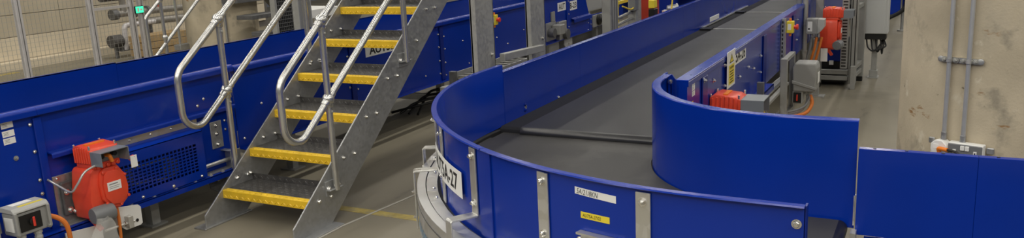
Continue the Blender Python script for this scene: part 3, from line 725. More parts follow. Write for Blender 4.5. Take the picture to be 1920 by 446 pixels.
# ================================================================== straight central conveyor
cc = thing('belt_conveyor','long blue walled belt conveyor receding up the middle','conveyor',(-1.7,7,0))
GL, GR = -2.215, -1.19
edges = [4.1405,5.29,7.93,8.36,9.06,10.3,12.2,14.5]
for a,b in zip(edges[:-1],edges[1:]):
    MB().box(GL-.006,GL,a+.0005,b-.0005,.57,.897).box(GL-.042,GL,a+.0005,b-.0005,.893,.899).build('side_guard','blue',cc,bevel=.001)
hb = link('hole',HOLE_BIG,cc,(GL+.0005,4.414,.637),Vector((0,0,1)).rotation_difference(Vector((1,0,0)))); 
MB().cyl((GL-.001,4.414,.637),(GL+.0015,4.414,.637),.012,14).build('plug_disc','paper',cc)
for z in (.62,.655): bolt(cc,(GL,4.40,z),(1,0,0),BOLT_BLUE)
bolt(cc,(GL,4.22,.565),(1,0,0),BOLT); bolt(cc,(GL,4.9,.60),(1,0,0),BOLT)
# black edge strips and belts
MB().prism([(4.10,.592),(4.085,.590),(4.070,.580),(4.065,.565),(4.065,.545),(4.10,.545),(4.12,.575),(14.4,.575),(14.4,.592)],0,GL+.001,-2.085).build('edge_strip','skirt',cc,smooth=True)
for a,b in ((4.075,8.54),(8.60,10.18),(10.24,14.4)):
    MB().box(-2.075,-1.24,a,b,.594,.600).build('belt','belt',cc)
    MB().cyl((-2.075,a,.568),(-1.24,a,.568),.032,24).build('roller','roller_black',cc,smooth=True)
    MB().cyl((-2.075,b,.568),(-1.24,b,.568),.031,24).build('roller','roller_black',cc,smooth=True)
for y in (8.57,10.21):
    MB().box(-2.08,-1.24,y-.010,y+.010,.575,.604).build('transfer_bar','zinc',cc)
    MB().box(-2.20,-2.085,y-.09,y+.05,.592,.612).build('transfer_cheek','black',cc)
MB().box(GL+.002,GL+.012,8.95,9.35,.625,.675).build('white_block','white',cc,bevel=.003)  # small white block on the inner face of the guard
MB().box(GL+.003,GL+.02,8.6,10.9,.600,.612).build('guide_strip','zinc',cc)
# right side frame
FX = -1.13
for a,b in ((4.108,5.0),(5.0,6.21),(6.21,7.9)):
    MB().box(FX-.006,FX,a+.001,b-.001,.48,.893).build('side_panel','blue',cc)
MB().box(FX-.006,FX,7.9,12.6,.48,.893).build('side_panel','blue',cc)
MB().box(GR+.002,FX+.004,4.10,4.106,.49,.8928).build('end_cap','blue',cc)
MB().box(GR-.001,FX+.009,4.106,12.6,.893,.902).box(FX+.002,FX+.009,4.106,12.6,.866,.893).box(GR-.001,GR+.004,4.106,12.6,.60,.893).build('top_rail','blue',cc,bevel=.0015)
for i in range(26):
    y = 4.26+i*.22
    link('hole',HOLE,cc,(-1.150,y,.902))
for y in (4.45,6.2,7.55,8.4): MB().box(FX,FX+.010,y-.055,y+.055,.49,.862).build('upright','blue_dark',cc,bevel=.004)
MB().box(FX,FX+.012,5.0-.03,5.0+.03,.49,.862).build('flange','blue',cc,bevel=.003)
for y,z in ((4.42,.845),(4.42,.69),(4.66,.80),(4.93,.845),(4.93,.72),(5.10,.73),(5.35,.70),(5.62,.72),(5.80,.68),(6.05,.73),(6.05,.61),(7.4,.72),(7.72,.80),(7.72,.62)): bolt(cc,(FX+.001 if abs(y-4.42) > .05 else FX+.010,y,z),(1,0,0),BOLT_BIG)
MB().box(FX,FX+.07,4.2,6.25,.483,.492).box(FX+.062,FX+.07,4.2,6.25,.45,.492).build('lower_flange','blue',cc,bevel=.0015)
lb = MB().box(FX,FX+.002,4.98,5.55,.795,.893).build('name_label','paper',cc,label='white label reading AUT5A-26')
put_text('AUT5A-26',lb,(FX+.002,5.265,.845),(0,1,0),(0,0,1),.076,.52,bold=.022)
wn = MB().box(FX+.016,FX+.019,4.94,5.15,.695,.918).build('warning_sign','paper',cc,label='white warning sign with yellow triangle and yellow text block')
w2 = FX+.0192
MB().prism([(4.995,.845),(5.105,.845),(5.050,.900)],0,w2,w2+.0006).build('triangle_border','black_print',wn)
MB().prism([(5.008,.851),(5.092,.851),(5.050,.892)],0,w2+.0006,w2+.001).build('triangle','yellow_plain',wn)
MB().prism([(5.053,.888),(5.040,.868),(5.050,.868),(5.044,.853),(5.061,.874),(5.051,.874)],0,w2+.001,w2+.0014).build('flash_symbol','black_print',wn)
MB().box(w2,w2+.0006,4.975,5.125,.712,.832).build('text_block','yellow_plain',wn)
put_text('CAUTION',wn,(w2+.0008,5.050,.815),(0,1,0),(0,0,1),.014,.10,bold=.02)
b = MB()
for k,wd in enumerate((.10,.07,.11,.09,.10)): b.box(w2+.0006,w2+.001,5.050-wd/2,5.050+wd/2,.722+.0165*k,.728+.0165*k)
b.build('text_lines','black_print',wn)
for z in (.866,.838,.808): sticker(cc,FX,4.235,z,.055,.026)
MB().box(FX,FX+.001,4.205,4.23,.74,.77).build('sticker','yellow_plain',cc)
for y in (4.6,6.4,8.9,11.5):
    for x in (-1.25,-2.15):
        lg = MB().box(x-.03,x+.03,y-.03,y+.03,.01,.50).build('leg','galv_dull',cc); MB().box(x-.06,x+.06,y-.06,y+.06,0,.01).build('foot_plate','galv_dull',lg)
MB().box(-2.10,-1.22,4.2,12.5,.42,.426).build('return_belt','belt',cc)

# ================================================================== outgoing conveyor at the right
ec = thing('belt_conveyor','blue walled conveyor leaving at the lower right corner','conveyor',(.6,2.7,0))
EY = 3.18
for a,b in ((-.232,.155),(.155,1.15),(1.15,2.2)):
    MB().box(a+.0004,b-.0004,EY,EY+.006,.515,.846).box(a+.0004,b-.0004,EY,EY+.030,.844,.850).build('side_guard','blue',ec,bevel=.001)
for x in (.155,1.15): MB().box(x-.02,x+.02,EY+.0065,EY+.010,.52,.843).build('joint_strip','blue_dark',ec)
for x in (-.178,-.072,.045,.215,.33,.5): link('hole',HOLE,ec,(x,EY+.016,.850))
MB().box(-.19,2.2,2.27,3.165,.505,.512).build('belt','belt',ec)
MB().cyl((-.19,2.27,.478),(-.19,3.165,.478),.034,24).build('roller','belt',ec,smooth=True)
MB().box(-.20,2.2,2.235,2.255,.36,.56).build('side_frame','blue',ec)
MB().box(-.20,2.2,3.19,3.21,.36,.51).build('side_frame','blue',ec)
for x in (.1,1.4):
    for y in (2.3,3.1): MB().box(x-.03,x+.03,y-.03,y+.03,0,.45).build('leg','galv_dull',ec)

# ================================================================== motor and services right of the central conveyor
gear_motor('gear_motor','red gear motor mounted under the warning sign on the central conveyor',(-1.128,4.66,.458),1.0,1,(.0,.175,.30),(.165,.255))
gear_motor('gear_motor','red gear motor in the far frame beside the grey cabinet',(-1.02,8.35,.595),.92,1,(.05,.25,.345))
b = thing('support_frame','galvanised strut frame holding a slotted channel beside the warning sign','frame',(-1.04,6.4,0))
# upright 1462-1475 px
MB().box(-1.034,-.988,6.36,6.41,0,.660).build('upright','galv_dull',b,bevel=.002)
MB().box(-1.030,-.992,6.41,6.75,.630,.660).build('cross_arm','galv_dull',b,bevel=.002)
MB().box(-1.030,-.992,6.75,6.79,.0,.655).build('upright','galv_dull',b,bevel=.002)
for z in (.10,.19): MB().box(-1.025,-.995,6.41,6.75,z,z+.03).build('cross_bar','galv_dull',b)
# slotted vertical channel on the conveyor face and its horizontal continuation
ch = thing('slotted_channel','slotted galvanised channel standing against the central conveyor side','channel',(-1.1,6.95,.4))
MB().box(-1.128,-1.095,6.90,6.93,.40,.90).box(-1.100,-1.095,6.93,6.96,.40,.90).build('channel','galv',ch)
for k in range(14): MB().box(-1.118,-1.108,6.8985,6.9005,.42+.034*k,.44+.034*k).build('slot','black',ch)
MB().bar((-1.08,5.55,.47),(-1.10,6.90,.415),.045,.03).build('channel_arm','galv',ch)
MB().bar((-1.03,5.50,.43),(-1.06,6.85,.385),.03,.02).build('channel_arm','galv_dull',ch)
MB().box(-1.10,-1.055,5.80,5.84,.45,.58).build('stub','galv_dark',ch)
# emergency stop
def estop(name, label, o, k=1.0):
    x,y,z = o; t = thing(name,label,'push button',o); t.scale = (k,k,k)
    MB().box(x,x+.075,y-.035,y+.035,z-.065,z+.065).build('housing','yellow_plain',t,bevel=.006,seg=2)
    MB().box(x+.012,x+.050,y-.0365,y-.035,z-.03,z+.035).build('label_plate','paper',t)
    MB().lathe((x+.075,y,z),(1,0,0),[(0,.02),(.02,.018),(.022,.030),(.040,.032),(.046,.026)],18).build('mushroom_head','red_knob',t,smooth=True)
    for a,b in ((.065,.095),(-.10,-.065)): MB().cyl((x+.035,y,z+a),(x+.035,y,z+b),.014,10).build('cable_gland','orange_cable',t,smooth=True)
    return t
estop('emergency_stop','yellow emergency stop box on the right rail of the central conveyor',(-1.095,6.99,.825),.74)
estop('emergency_stop','yellow emergency stop box beside the steel column behind the curve',(-4.130,7.53,.80),.80)
# grey isolator with red switch
i2 = thing('isolator_box','large grey isolator housing with red switch beside the strut frame','switch box',(-.9,6.75,.25))
MB().prism([(-.935,.375),(-.768,.375),(-.758,.56),(-.773,.60),(-.925,.60),(-.943,.56)],1,6.62,6.80).build('body','grey_box',i2,bevel=.012,seg=2)
MB().prism([(-.945,.44),(-.764,.39),(-.76,.41),(-.945,.465)],1,6.61,6.62).build('body_rib','grey_box',i2,bevel=.003)
MB().box(-.760,-.756,6.66,6.76,.44,.52).build('side_label','paper',i2)
MB().box(-.94,-.865,6.64,6.78,.275,.375).build('switch_body','grey_light',i2,bevel=.004)
MB().box(-.932,-.873,6.632,6.64,.285,.365).build('switch_plate','black',i2)
MB().box(-.908,-.898,6.622,6.632,.30,.35).build('switch_handle','red_knob',i2,bevel=.002)
for x in (-.845,-.815): MB().lathe((x,6.70,.375),(0,0,-1),[(0,.018),(.03,.018),(.035,.012)],10).build('cable_gland','grey_light',i2,smooth=True)
for ch in i2.children: ch.location.x -= .045; ch.location.z -= .01
cable('power_cable',[(-.86,6.70,.33),(-.842,6.68,.265),(-.872,6.62,.205),(-.945,6.55,.185),(-1.06,6.45,.18),(-1.12,6.3,.17)],.014,'orange_cable','thick orange cable looping to the floor under the large isolator')
for k in range(3):
    cable('control_cable',[(-.885+.008*k,6.70,.34),(-.880+.008*k,6.68,.28+.01*k),(-.905+.006*k,6.62,.225+.012*k),(-.97,6.55,.195+.014*k),(-1.08,6.45,.185+.016*k)],.009,'grey_cable',('leftmost','middle','rightmost')[k]+' dark grey cable in the bundle under the large isolator',group='grey cables under the large isolator')
for k in range(3):
    cable('control_cable',[(-1.05,5.7+.05*k,.40),(-1.02,6.0,.22),(-1.0,6.25,.12-.02*k),(-1.03,6.6,.05)],.008,('orange_cable','yellow_cable','grey_cable')[k],('orange','yellow','grey')[k]+' cable sagging behind the red motor hood under the slotted channel')
# vertical cable conduits
for k,(x,r) in enumerate(((-1.172,.026),(-1.115,.024))):
    t = MB().cyl((x,8.15,.26),(x,8.15,1.6),r,16)
    for z in (.45,.70,.95): t.cyl((x,8.15,z),(x,8.15,z+.012),r+.004,16)
    tag(t.build('cable_conduit','grey_cable' if k == 0 else 'galv_dull',smooth=True), ('black corrugated conduit rising beside the emergency stop','grey conduit rising between the black conduit and grey box')[k],'conduit')
# grey junction box in front of far motor
jb = thing('junction_box','grey junction box in front of the far red motor','switch box',(-1.0,8.05,.62))
MB().box(-1.085,-.985,8.0,8.12,.635,.775).build('body','grey_box',jb,bevel=.004)
MB().prism([(-.985,.635),(-.955,.66),(-.925,.70),(-.925,.77),(-.985,.775)],1,8.0,8.12).build('door','grey_light',jb,bevel=.003)
MB().box(-1.07,-1.03,7.998,8.0,.66,.75).build('label_plate','paper',jb)
MB().box(-1.065,-1.050,7.997,7.998,.675,.69).build('label_mark','black_print',jb)
for x in (-1.04,-.98): MB().cyl((x,8.06,.60),(x,8.06,.635),.014,10).build('cable_gland','galv',jb,smooth=True)
for k in range(3):
    cable('power_cable',[(-1.04+.045*k,8.06,.60),(-1.05+.04*k,8.06,.50),(-1.08+.04*k,8.08,.38),(-1.10+.03*k,8.12,.25)],.012,('grey_cable','orange_cable','orange_cable')[k],('grey cable below the far junction box','orange cable below the middle of the far junction box','orange cable below the right gland of the far junction box')[k])
# aluminium frame with slotted trunking
fr = thing('profile_rack','aluminium profile machine frame standing behind the far red motor','frame',(-.85,8.9,0))
def profile(par, p0, p1, w=.07, name='profile', m='alu_dull'):
    b = MB().bar(p0,p1,w,w)
    b.build(name,m,par,bevel=.003)
galv('alu_dull',(.36,.36,.34),.5,.5,.06,20)
profile(fr,(-.732,8.75,.05),(-.732,8.75,2.0)); profile(fr,(-.70,9.18,.05),(-.70,9.18,2.0)); profile(fr,(-1.06,8.75,.05),(-1.06,8.75,2.0))
for dx in (-.75,-.714): MB().box(dx-.004,dx+.004,8.7135,8.716,.20,2.0).build('profile_groove','black',fr)
for z in (.10,.16): profile(fr,(-1.06,8.75,z),(-.77,8.75,z),.045,'rail')
for z in (.12,.20): profile(fr,(-.73,8.79,z),(-.70,9.14,z),.045,'rail')
profile(fr,(-1.06,8.76,.70),(-.77,8.76,.70),.04,'rail'); profile(fr,(-.73,8.79,.80),(-.70,9.14,.80),.04,'rail')
MB().box(-.745,-.700,8.665,8.712,0,.235).build('foot','galv_dull',fr,bevel=.003)
MB().box(-.73,-.67,9.15,9.21,0,.05).build('foot','black',fr); MB().box(-1.09,-1.03,8.72,8.78,0,.05).build('foot','black',fr)
tr = thing('cable_trunking','slotted grey cable trunking beside the aluminium frame post','trunking',(-.79,8.5,.28))
MB().box(-.835,-.775,8.60,8.66,.22,1.5).build('body','grey_box',tr)
for k in range(30): MB().box(-.826,-.784,8.598,8.60,.24+.030*k,.252+.030*k).build('slot','black',tr)
pb = thing('galvanised_post','short galvanised post with white tag under the far red motor','post',(-1.0,8.28,0))
MB().box(-1.05,-.985,8.24,8.31,.008,.56).build('post','galv_dull',pb,bevel=.003); MB().box(-1.07,-.93,8.22,8.34,0,.008).build('foot_plate','galv_dull',pb)
MB().box(-.975,-.915,8.235,8.24,.345,.47).build('white_tag','white',pb)
MB().bar((-1.0,8.275,.40),(-.93,8.275,.55),.03,.03).build('brace','galv',pb)
# dark machine base inside the frame
mb_ = thing('drive_machine','dark drive unit standing inside the aluminium frame','machine',(-.9,9.0,0))
MB().box(-1.05,-.80,8.85,9.3,.02,.45).build('body','black',mb_,bevel=.02)
MB().box(-1.0,-.82,8.83,8.85,.25,.50).build('blue_cover','blue_dark',mb_,bevel=.01)
MB().box(-.96,-.92,8.81,8.83,.22,.26).build('label_plate','paper',mb_)
# cabinet on a pole
cb_ = thing('control_cabinet','pale grey control cabinet on a pole right of the aluminium frame','cabinet',(-.58,9.35,0))
MB().box(-.700,-.455,9.30,9.52,.475,1.35).build('body','cabinet',cb_,bevel=.006)
MB().box(-.698,-.480,9.286,9.30,.478,1.35).build('door','cabinet',cb_,bevel=.004)
MB().box(-.72,-.70,9.34,9.46,.40,.55).build('side_block','black',cb_)
MB().prism([(-.605,.012),(-.550,.012),(-.553,.47),(-.602,.47)],1,9.37,9.43).build('pole','galv_dull',cb_,bevel=.003)
MB().box(-.63,-.53,9.33,9.47,0,.012).build('foot_plate','galv_dull',cb_); MB().box(-.62,-.54,9.36,9.44,.012,.08).build('pole_sleeve','galv_dull',cb_,bevel=.003)
MB().box(-.695,-.47,9.31,9.50,.415,.475).build('gland_plate','black',cb_)
for k in range(4): cable('control_cable',[(-.66+.045*k,9.36,.42),(-.64+.045*k,9.33,.33-.02*k),(-.585+.03*k,9.32,.295+.01*k),(-.53+.02*k,9.35,.35),(-.50,9.40,.42)],.008,'black',('leftmost','second from left','third from left','rightmost')[k]+' black cable looping below the pale grey cabinet',group='cables below the cabinet')
# far blue machine leg
bl = thing('conveyor_support','blue conveyor support leg beyond the cabinet by the pillar','support',(-.58,13.3,0))
MB().box(-.66,-.50,13.2,13.35,.25,2.2).build('leg','blue',bl,bevel=.004); MB().box(-.48,-.40,13.3,13.5,.30,2.2).build('leg','blue_dark',bl,bevel=.004)
MB().cyl((-.47,13.3,.02),(-.47,13.3,.30),.02,10).build('foot_screw','galv',bl,smooth=True); MB().cyl((-.47,13.3,0),(-.47,13.3,.02),.06,14).build('foot_pad','galv_dull',bl,smooth=True)
cable('control_cable',[(-.95,13.1,.10),(-.80,13.15,.12),(-.65,13.2,.20),(-.45,13.2,.34),(-.42,13.2,.6)],.03,'black','black cable bundle on the floor beside the far blue support')

# ================================================================== services on the right pillar
def on_pillar(az, z, off): # az measured from the pillar axis, degrees; -90 faces the camera side
    a = math.radians(az); return Vector((PC[0]+(PR+off)*math.cos(a), PC[1]+(PR+off)*math.sin(a), z))
def paz(x):   # azimuth on the camera side for a given x
    return -90-math.degrees(math.asin((PC[0]-x)/PR))
for k,(x,zb) in enumerate(((.067,.660),(.140,.655))):
    p = on_pillar(paz(x),0,.022)
    t = thing('conduit_pipe',('left','right')[k]+' one of two galvanised conduits running up the stained pillar','conduit',(p.x,p.y,zb))
    MB().cyl((p.x,p.y,zb),(p.x,p.y,3.3),.0098,16).build('tube','conduit',t,smooth=True)
    MB().lathe((p.x,p.y,zb),(0,0,1),[(0,.0125),(.035,.0125),(.036,.010)],16).build('coupler','galv',t,smooth=True)
# spacer bar saddle across both
sd = thing('conduit_saddle','galvanised saddle clamp bridging the two pillar conduits','clamp',(.10,4.2,1.02))
a0, a1 = on_pillar(paz(.030),1.03,.006), on_pillar(paz(.182),1.03,.006)
ps = [on_pillar(paz(.030+.152*k/6),1.03,.006) for k in range(7)]
MB().sweep([(p.x,p.y) for p in ps],[(-.005,1.018),(-.005,1.042),(.003,1.042),(.003,1.018)]).build('bar','zinc',sd)
for p in (a0,a1):
    d = (p-Vector((PC[0],PC[1],p.z))).normalized(); MB().lathe(p,d,[(0,.014),(.010,.014),(.012,.009)],14).build('end_boss','galv',sd,smooth=True)
for x in (.067,.140):
    c = on_pillar(paz(x),1.03,.022); d = (c-Vector((PC[0],PC[1],c.z))).normalized(); tg = Vector((-d.y,d.x,0))
    pts = [c+tg*.030-d*.010,c+tg*.016-d*.010]+[c+(tg*math.cos(q)+d*math.sin(q))*.0125 for q in [PI*k/8 for k in range(9)]]+[c-tg*.016-d*.010,c-tg*.030-d*.010]
    b = MB(); vs_ = []
    for p in pts:
        for z in (-.008,.008): vs_ += [p+Vector((0,0,z)), p+d*.002+Vector((0,0,z))]
    for i in range(len(pts)-1):
        q = 4*i; b_ = [(q,q+4,q+6,q+2),(q+1,q+3,q+7,q+5),(q,q+1,q+5,q+4),(q+2,q+6,q+7,q+3)]
        b.f += b_
    b.v = [tuple(v) for v in vs_]; b.f += [(0,2,3,1),(len(vs_)-4,len(vs_)-3,len(vs_)-1,len(vs_)-2)]
    b.build('strap','zinc',sd,smooth=True)
    for s in (-1,1): bolt(sd,c+tg*s*.026-d*.008,d,BOLT_DARK,'screw')
# white junction box
def pillar_box(x): # local frame at x
    a = paz(x); c = on_pillar(a,0,0); d = Vector((math.cos(math.radians(a)),math.sin(math.radians(a)),0)); return c, d, Vector((-d.y,d.x,0))
c,d,tg = pillar_box(.062); m = Matrix((tg,d,Vector((0,0,1)))).transposed()
jw = thing('junction_box','white junction box with an orange plug at the base of the left pillar conduit','junction box',c+Vector((0,0,.62)))
MB().add([c+tg*(.043*math.cos(2*PI*k/8+PI/8))+d*w+Vector((0,0,.622+.040*math.sin(2*PI*k/8+PI/8))) for w in (.004,.050) for k in range(8)],[(i,(i+1)%8,8+(i+1)%8,8+i) for i in range(8)]+[tuple(range(8))[::-1],tuple(range(8,16))]).build('body','white',jw,bevel=.004)
MB().obox(c+d*.025+Vector((0,0,.606)),.078,.044,.05,m).build('base','white',jw,bevel=.003)
MB().obox(c+d*.051-tg*.012+Vector((0,0,.628)),.026,.002,.022,m).build('label_plate','paper',jw)
p0 = c+d*.056+tg*.008+Vector((0,0,.625))
MB().tube(fillet([p0+Vector((0,0,-.018)),p0+d*.008+Vector((0,0,0)),p0+d*.010+tg*.045],.008),.009,12).build('orange_plug','orange',jw,smooth=True)
q = p0+d*.010+tg*.045
MB().tube(spline([q,q+tg*.030,q+tg*.055-Vector((0,0,.010)),q+tg*.075-Vector((0,0,.035)),q+tg*.085-Vector((0,0,.08))],6),.0055,10).build('plug_cable','black',jw,smooth=True)
for s,par in ((-1,jw),):
    MB().obox(c+tg*s*.058+d*.008+Vector((0,0,.642)),.03,.012,.028,m).build('lug','galv',par,bevel=.004)
# double socket
c,d,tg = pillar_box(.158); m = Matrix((tg,d,Vector((0,0,1)))).transposed(); Z = Vector((0,0,1))
ds = thing('double_socket','grey metal clad double socket at the base of the right pillar conduit','socket',c+Z*.6)
MB().obox(c+d*.028+Z*.619,.146,.040,.082,m).build('back_box','white',ds,bevel=.003)
MB().obox(c+d*.0505+Z*.617,.142,.006,.078,m).build('face_plate','grey_cap',ds,bevel=.003)
for s in (-1,1): MB().obox(c+d*.056+tg*s*.010+Z*.640,.017,.008,.022,m).build('rocker_switch','white',ds,bevel=.002)
for s in (-1,1):
    o = MB().obox(c+d*.0545+tg*s*.043+Z*.622,.014,.003,.018,m).build('pin_shroud','white',ds,bevel=.001)
    MB().obox(c+d*.0565+tg*s*.043+Z*.622,.005,.002,.007,m).build('pin_hole','black',o)
MB().obox(c+d*.008+tg*.092+Z*.632,.032,.014,.030,m).build('lug','galv',ds,bevel=.004)

# ================================================================== steel columns behind the curve
def channel_column(name, label, x, y0, y1, h):
    t = thing(name,label,'column',(x,(y0+y1)/2,0))
    MB().box(x-.012,x,y0,y1,.012,h).build('web','galv_dull',t)
    MB().box(x-.012,x+.03,y0,y0+.010,.012,h).build('flange','galv_dull',t,bevel=.002); MB().box(x-.06,x,y1-.010,y1,.012,h).build('flange','galv_dull',t,bevel=.002)
    MB().box(x+.0,x+.006,y0+.04,y0+.052,.012,h).build('rib','galv_dull',t,bevel=.002)
    MB().box(x-.12,x+.08,y0-.05,y1+.05,0,.012).build('foot_plate','galv_dull',t)
    bolt(t,(x,y1-.05,.90),(1,0,0),BOLT_BIG); return t
channel_column('steel_column','galvanised channel column nearer the curved conveyor',-2.62,4.51,4.80,2.4)
channel_column('steel_column','galvanised channel column beyond the short cross rail',-2.62,5.30,5.60,2.4)
cr = MB().bar((-2.57,4.802,.872),(-2.57,5.42,.846),.04,.05).build('cross_rail','galv_dull',bevel=.003); tag(cr,'short galvanised cross rail between the two channel columns','rail')
ap = thing('profile_post','grooved aluminium post behind the left wall of the central conveyor','post',(-2.6,6.94,0))
MB().box(-2.64,-2.56,6.83,7.03,0,2.2).build('post','alu_dull',ap,bevel=.004)
for y in (6.87,6.93,6.99): MB().box(-2.561,-2.558,y-.006,y+.006,.0,2.2).build('groove','galv_dark',ap)
p3 = thing('frame_post','galvanised frame post among yellow cables behind the central conveyor','post',(-2.6,7.7,0))
for a,b,c_ in ((7.58,7.66,-2.58),(7.74,7.80,-2.60)): MB().box(-2.66,c_,a,b,0,2.0).build('post','galv_dull',p3,bevel=.003)
MB().box(-2.66,-2.60,7.66,7.74,.40,.80).build('trunking','grey_box',p3)
MB().box(-2.62,-2.56,7.50,7.60,.90,1.05).build('sensor_box','grey_cap',p3,bevel=.004)
for z in (.83,.89):
    tag(MB().tube([(-2.62,7.08,z-.03),(-2.62,7.76,z)],.014,10).build('cross_tube','galv_tube',smooth=True),('lower','upper')[z > .85]+' pale tube between the aluminium post and the frame post','tube')
yf = thing('yellow_frame','yellow upright behind the aluminium post','frame',(-2.9,7.9,0)); MB().box(-2.93,-2.87,7.80,7.90,0,2.0).build('upright','yellow_plain',yf,bevel=.003)
MB().bar((-2.9,7.9,.93),(-2.9,8.3,.93),.03,.03).build('arm','yellow_plain',yf)
cable('signal_cable',[(-2.58,7.2,.97),(-2.58,7.45,.92),(-2.58,7.62,.98),(-2.58,7.7,1.1)],.007,'yellow_cable','yellow cable curving past the frame post behind the central conveyor')
cable('signal_cable',[(-2.45,8.25,1.0),(-2.45,8.35,.95),(-2.45,8.30,.80),(-2.45,8.2,.70)],.008,'yellow_cable','yellow cable hanging in front of the distant red drive')
rd = thing('drive_unit','distant red drive with black and yellow fittings behind the central conveyor','motor',(-2.65,8.4,.3))
MB().box(-2.75,-2.62,8.20,8.46,.45,1.0).build('housing','red_dark',rd,bevel=.02,seg=2)
MB().box(-2.60,-2.54,8.02,8.14,.75,.86).build('relay','black',rd,bevel=.004); MB().box(-2.60,-2.54,8.02,8.12,.87,.95).build('relay_cap','yellow_plain',rd,bevel=.004); MB().box(-2.60,-2.54,8.0,8.20,.66,.73).build('bracket','yellow_plain',rd,bevel=.004)
MB().box(-2.60,-2.57,8.48,8.56,.74,.80).build('label_plate','paper',rd); MB().cyl((-2.60,8.42,.70),(-2.54,8.42,.70),.04,12).build('plug','orange',rd,smooth=True)
MB().box(-2.78,-2.62,8.2,8.6,0,.45).build('stand','galv_dull',rd)
for k in range(3): MB().cyl((-2.60,8.66+.05*k,.80-.05*(k%2)),(-2.52,8.70+.05*k,.80-.05*(k%2)),.035,12).build('coupling','galv',rd,smooth=True)
b2 = thing('blue_machine','blue machine housing with ledge behind the far central conveyor wall','machine',(-2.7,9.4,0))
MB().box(-2.85,-2.58,8.90,9.75,0,1.3).build('housing','blue_dark',b2,bevel=.004)
MB().prism([(-2.58,.93),(-2.50,.90),(-2.50,.86),(-2.58,.86)],1,9.0,9.7).build('ledge','blue',b2); MB().box(-2.58,-2.55,9.0,9.5,.55,.80).build('cover','blue',b2,bevel=.005)
for y,z in ((8.95,.82),(8.95,.92),(9.6,.75)): bolt(b2,(-2.58,y,z),(1,0,0),BOLT_BIG)
b3 = thing('roller_stand','galvanised stand with dark wheels at the top of the central conveyor wall','machine',(-2.7,10.1,0))
for y in (9.98,10.45): MB().box(-2.66,-2.58,y-.04,y+.04,0,1.3).build('upright','galv',b3,bevel=.003)
for z in (.86,.98,1.1): MB().cyl((-2.60,10.2,z),(-2.52,10.2,z),.07,16).build('wheel','galv_dark',b3,smooth=True)
for y in (9.88,9.92): bolt(b3,(-2.58,y,.90),(1,0,0),BOLT_BIG)
# far conveyors beyond, filling the background
def far_conveyor(label, x0, x1, y0, y1, z0, z1, m='blue'):
    t = thing('belt_conveyor',label,'conveyor',((x0+x1)/2,(y0+y1)/2,0))
    for x in (x0,x1): MB().box(x-.01,x+.01,y0,y1,z0,z1).box(x-.03,x+.03,y0,y1,z1,z1+.02).build('side_guard',m,t,bevel=.002)
    MB().box(x0+.02,x1-.02,y0,y1,(z0+z1)/2,(z0+z1)/2+.01).build('belt','belt',t)
    y = y0+.3
    while y < y1:
        for x in (x0+.05,x1-.05): MB().box(x-.03,x+.03,y-.03,y+.03,0,z0).build('leg','galv_dull',t)
        y += 2.2
    return t
far_conveyor('blue conveyor at the top behind the conveyor unit labelled B-23',-6.95,-5.75,9.6,20,.75,1.35)
far_conveyor('distant blue conveyor between the yellow frames and the central conveyor',-4.3,-3.2,11.9,22,.35,.95)
far_conveyor('distant blue conveyor at the far end of the central belt',-2.9,-1.7,14.8,26,.4,1.3)
far_conveyor('distant blue conveyor behind the far red motor',-1.6,-.75,14.8,22,.4,1.3)
MB().box(-5.15,-4.30,10.45,11.6,.56,.74).build('chute_body','grey_light',c3,bevel=.004); MB().box(-5.15,-4.28,10.40,11.62,.74,.755).build('chute_top','white',c3,bevel=.003)
yb = thing('yellow_frame','yellow post beyond the conveyor seen between the two channel columns','frame',(-5.45,9.6,0)); MB().box(-5.50,-5.40,9.55,9.63,0,1.6).build('upright','yellow_plain',yb)
db = thing('wiring_cabinet','dark wiring cabinet beyond the conveyor between the two channel columns','cabinet',(-5.45,10.2,0)); MB().box(-5.62,-5.32,9.75,10.6,0,1.5).build('body','galv_dark',db,bevel=.01)
MB().box(-5.32,-5.30,9.8,10.5,.85,1.4).build('door','galv_dull',db)
# cable ladder under the conveyor behind the stair
ct = thing('cable_tray','perforated cable tray beside the first channel column','cable tray',(-3.3,5.6,.55))
for x in (-3.3,-3.05): MB().bar((x,5.36,.62),(x,6.4,.62),.008,.05).build('side_rail','galv',ct)
for k in range(10): MB().box(-3.3,-3.05,5.42+.1*k,5.44+.1*k,.605,.612).build('rung','galv_dull',ct)
MB().box(-3.33,-3.28,5.34,5.38,0,.655).build('post','galv_dark',ct); MB().box(-3.33,-3.28,6.3,6.34,0,.655).build('post','galv_dark',ct)
MB().box(-3.33,-3.27,5.20,5.30,.46,.56).build('junction_box','galv_dull',ct)
for k in range(4):
    cable('control_cable',[(-4.6+.1*k,6.3,.05),(-4.4,6.4+.1*k,.10+.03*k),(-4.1,6.7,.16+.02*k),(-3.7,6.9+.1*k,.25),(-3.3,6.2,.40)],.012,'black',('lowest','second lowest','second highest','highest')[k]+' black cable drooping under the conveyor behind the stair',group='black cables under the conveyor behind the stair')

# ================================================================== left background: mesh fence, pipes, handrail
FXF = -9.0
fe = thing('mesh_fence','wire mesh safety fence with grey posts behind the left conveyor','fence',(FXF,7,0))
posts = [4.72,5.60,6.48,7.04,7.18,7.95]
for y in posts: MB().box(FXF-.03,FXF+.03,y-.033,y+.033,0,2.1).build('post','fence_steel',fe,bevel=.004); MB().box(FXF+.0305,FXF+.032,y-.004,y+.004,0,2.1).build('post_groove','galv_dark',fe)
def wire_panel(y0, y1, z0, z1):
    b = MB(); n = int((y1-y0)/.05); k = int((z1-z0)/.05)
    for i in range(n+1): y = y0+(y1-y0)*i/n; b.box(FXF-.0012,FXF+.0012,y-.0012,y+.0012,z0,z1)
    for j in range(k+1): z = z0+(z1-z0)*j/k; b.box(FXF+.0012,FXF+.0036,y0,y1,z-.0012,z+.0012)
    o = b.build('wire_mesh','galv_dull',fe); o['kind'] = 'stuff'
for a,b in zip(posts[:-1],posts[1:]):
    if b-a > .3: wire_panel(a+.035,b-.035,.1,2.05)
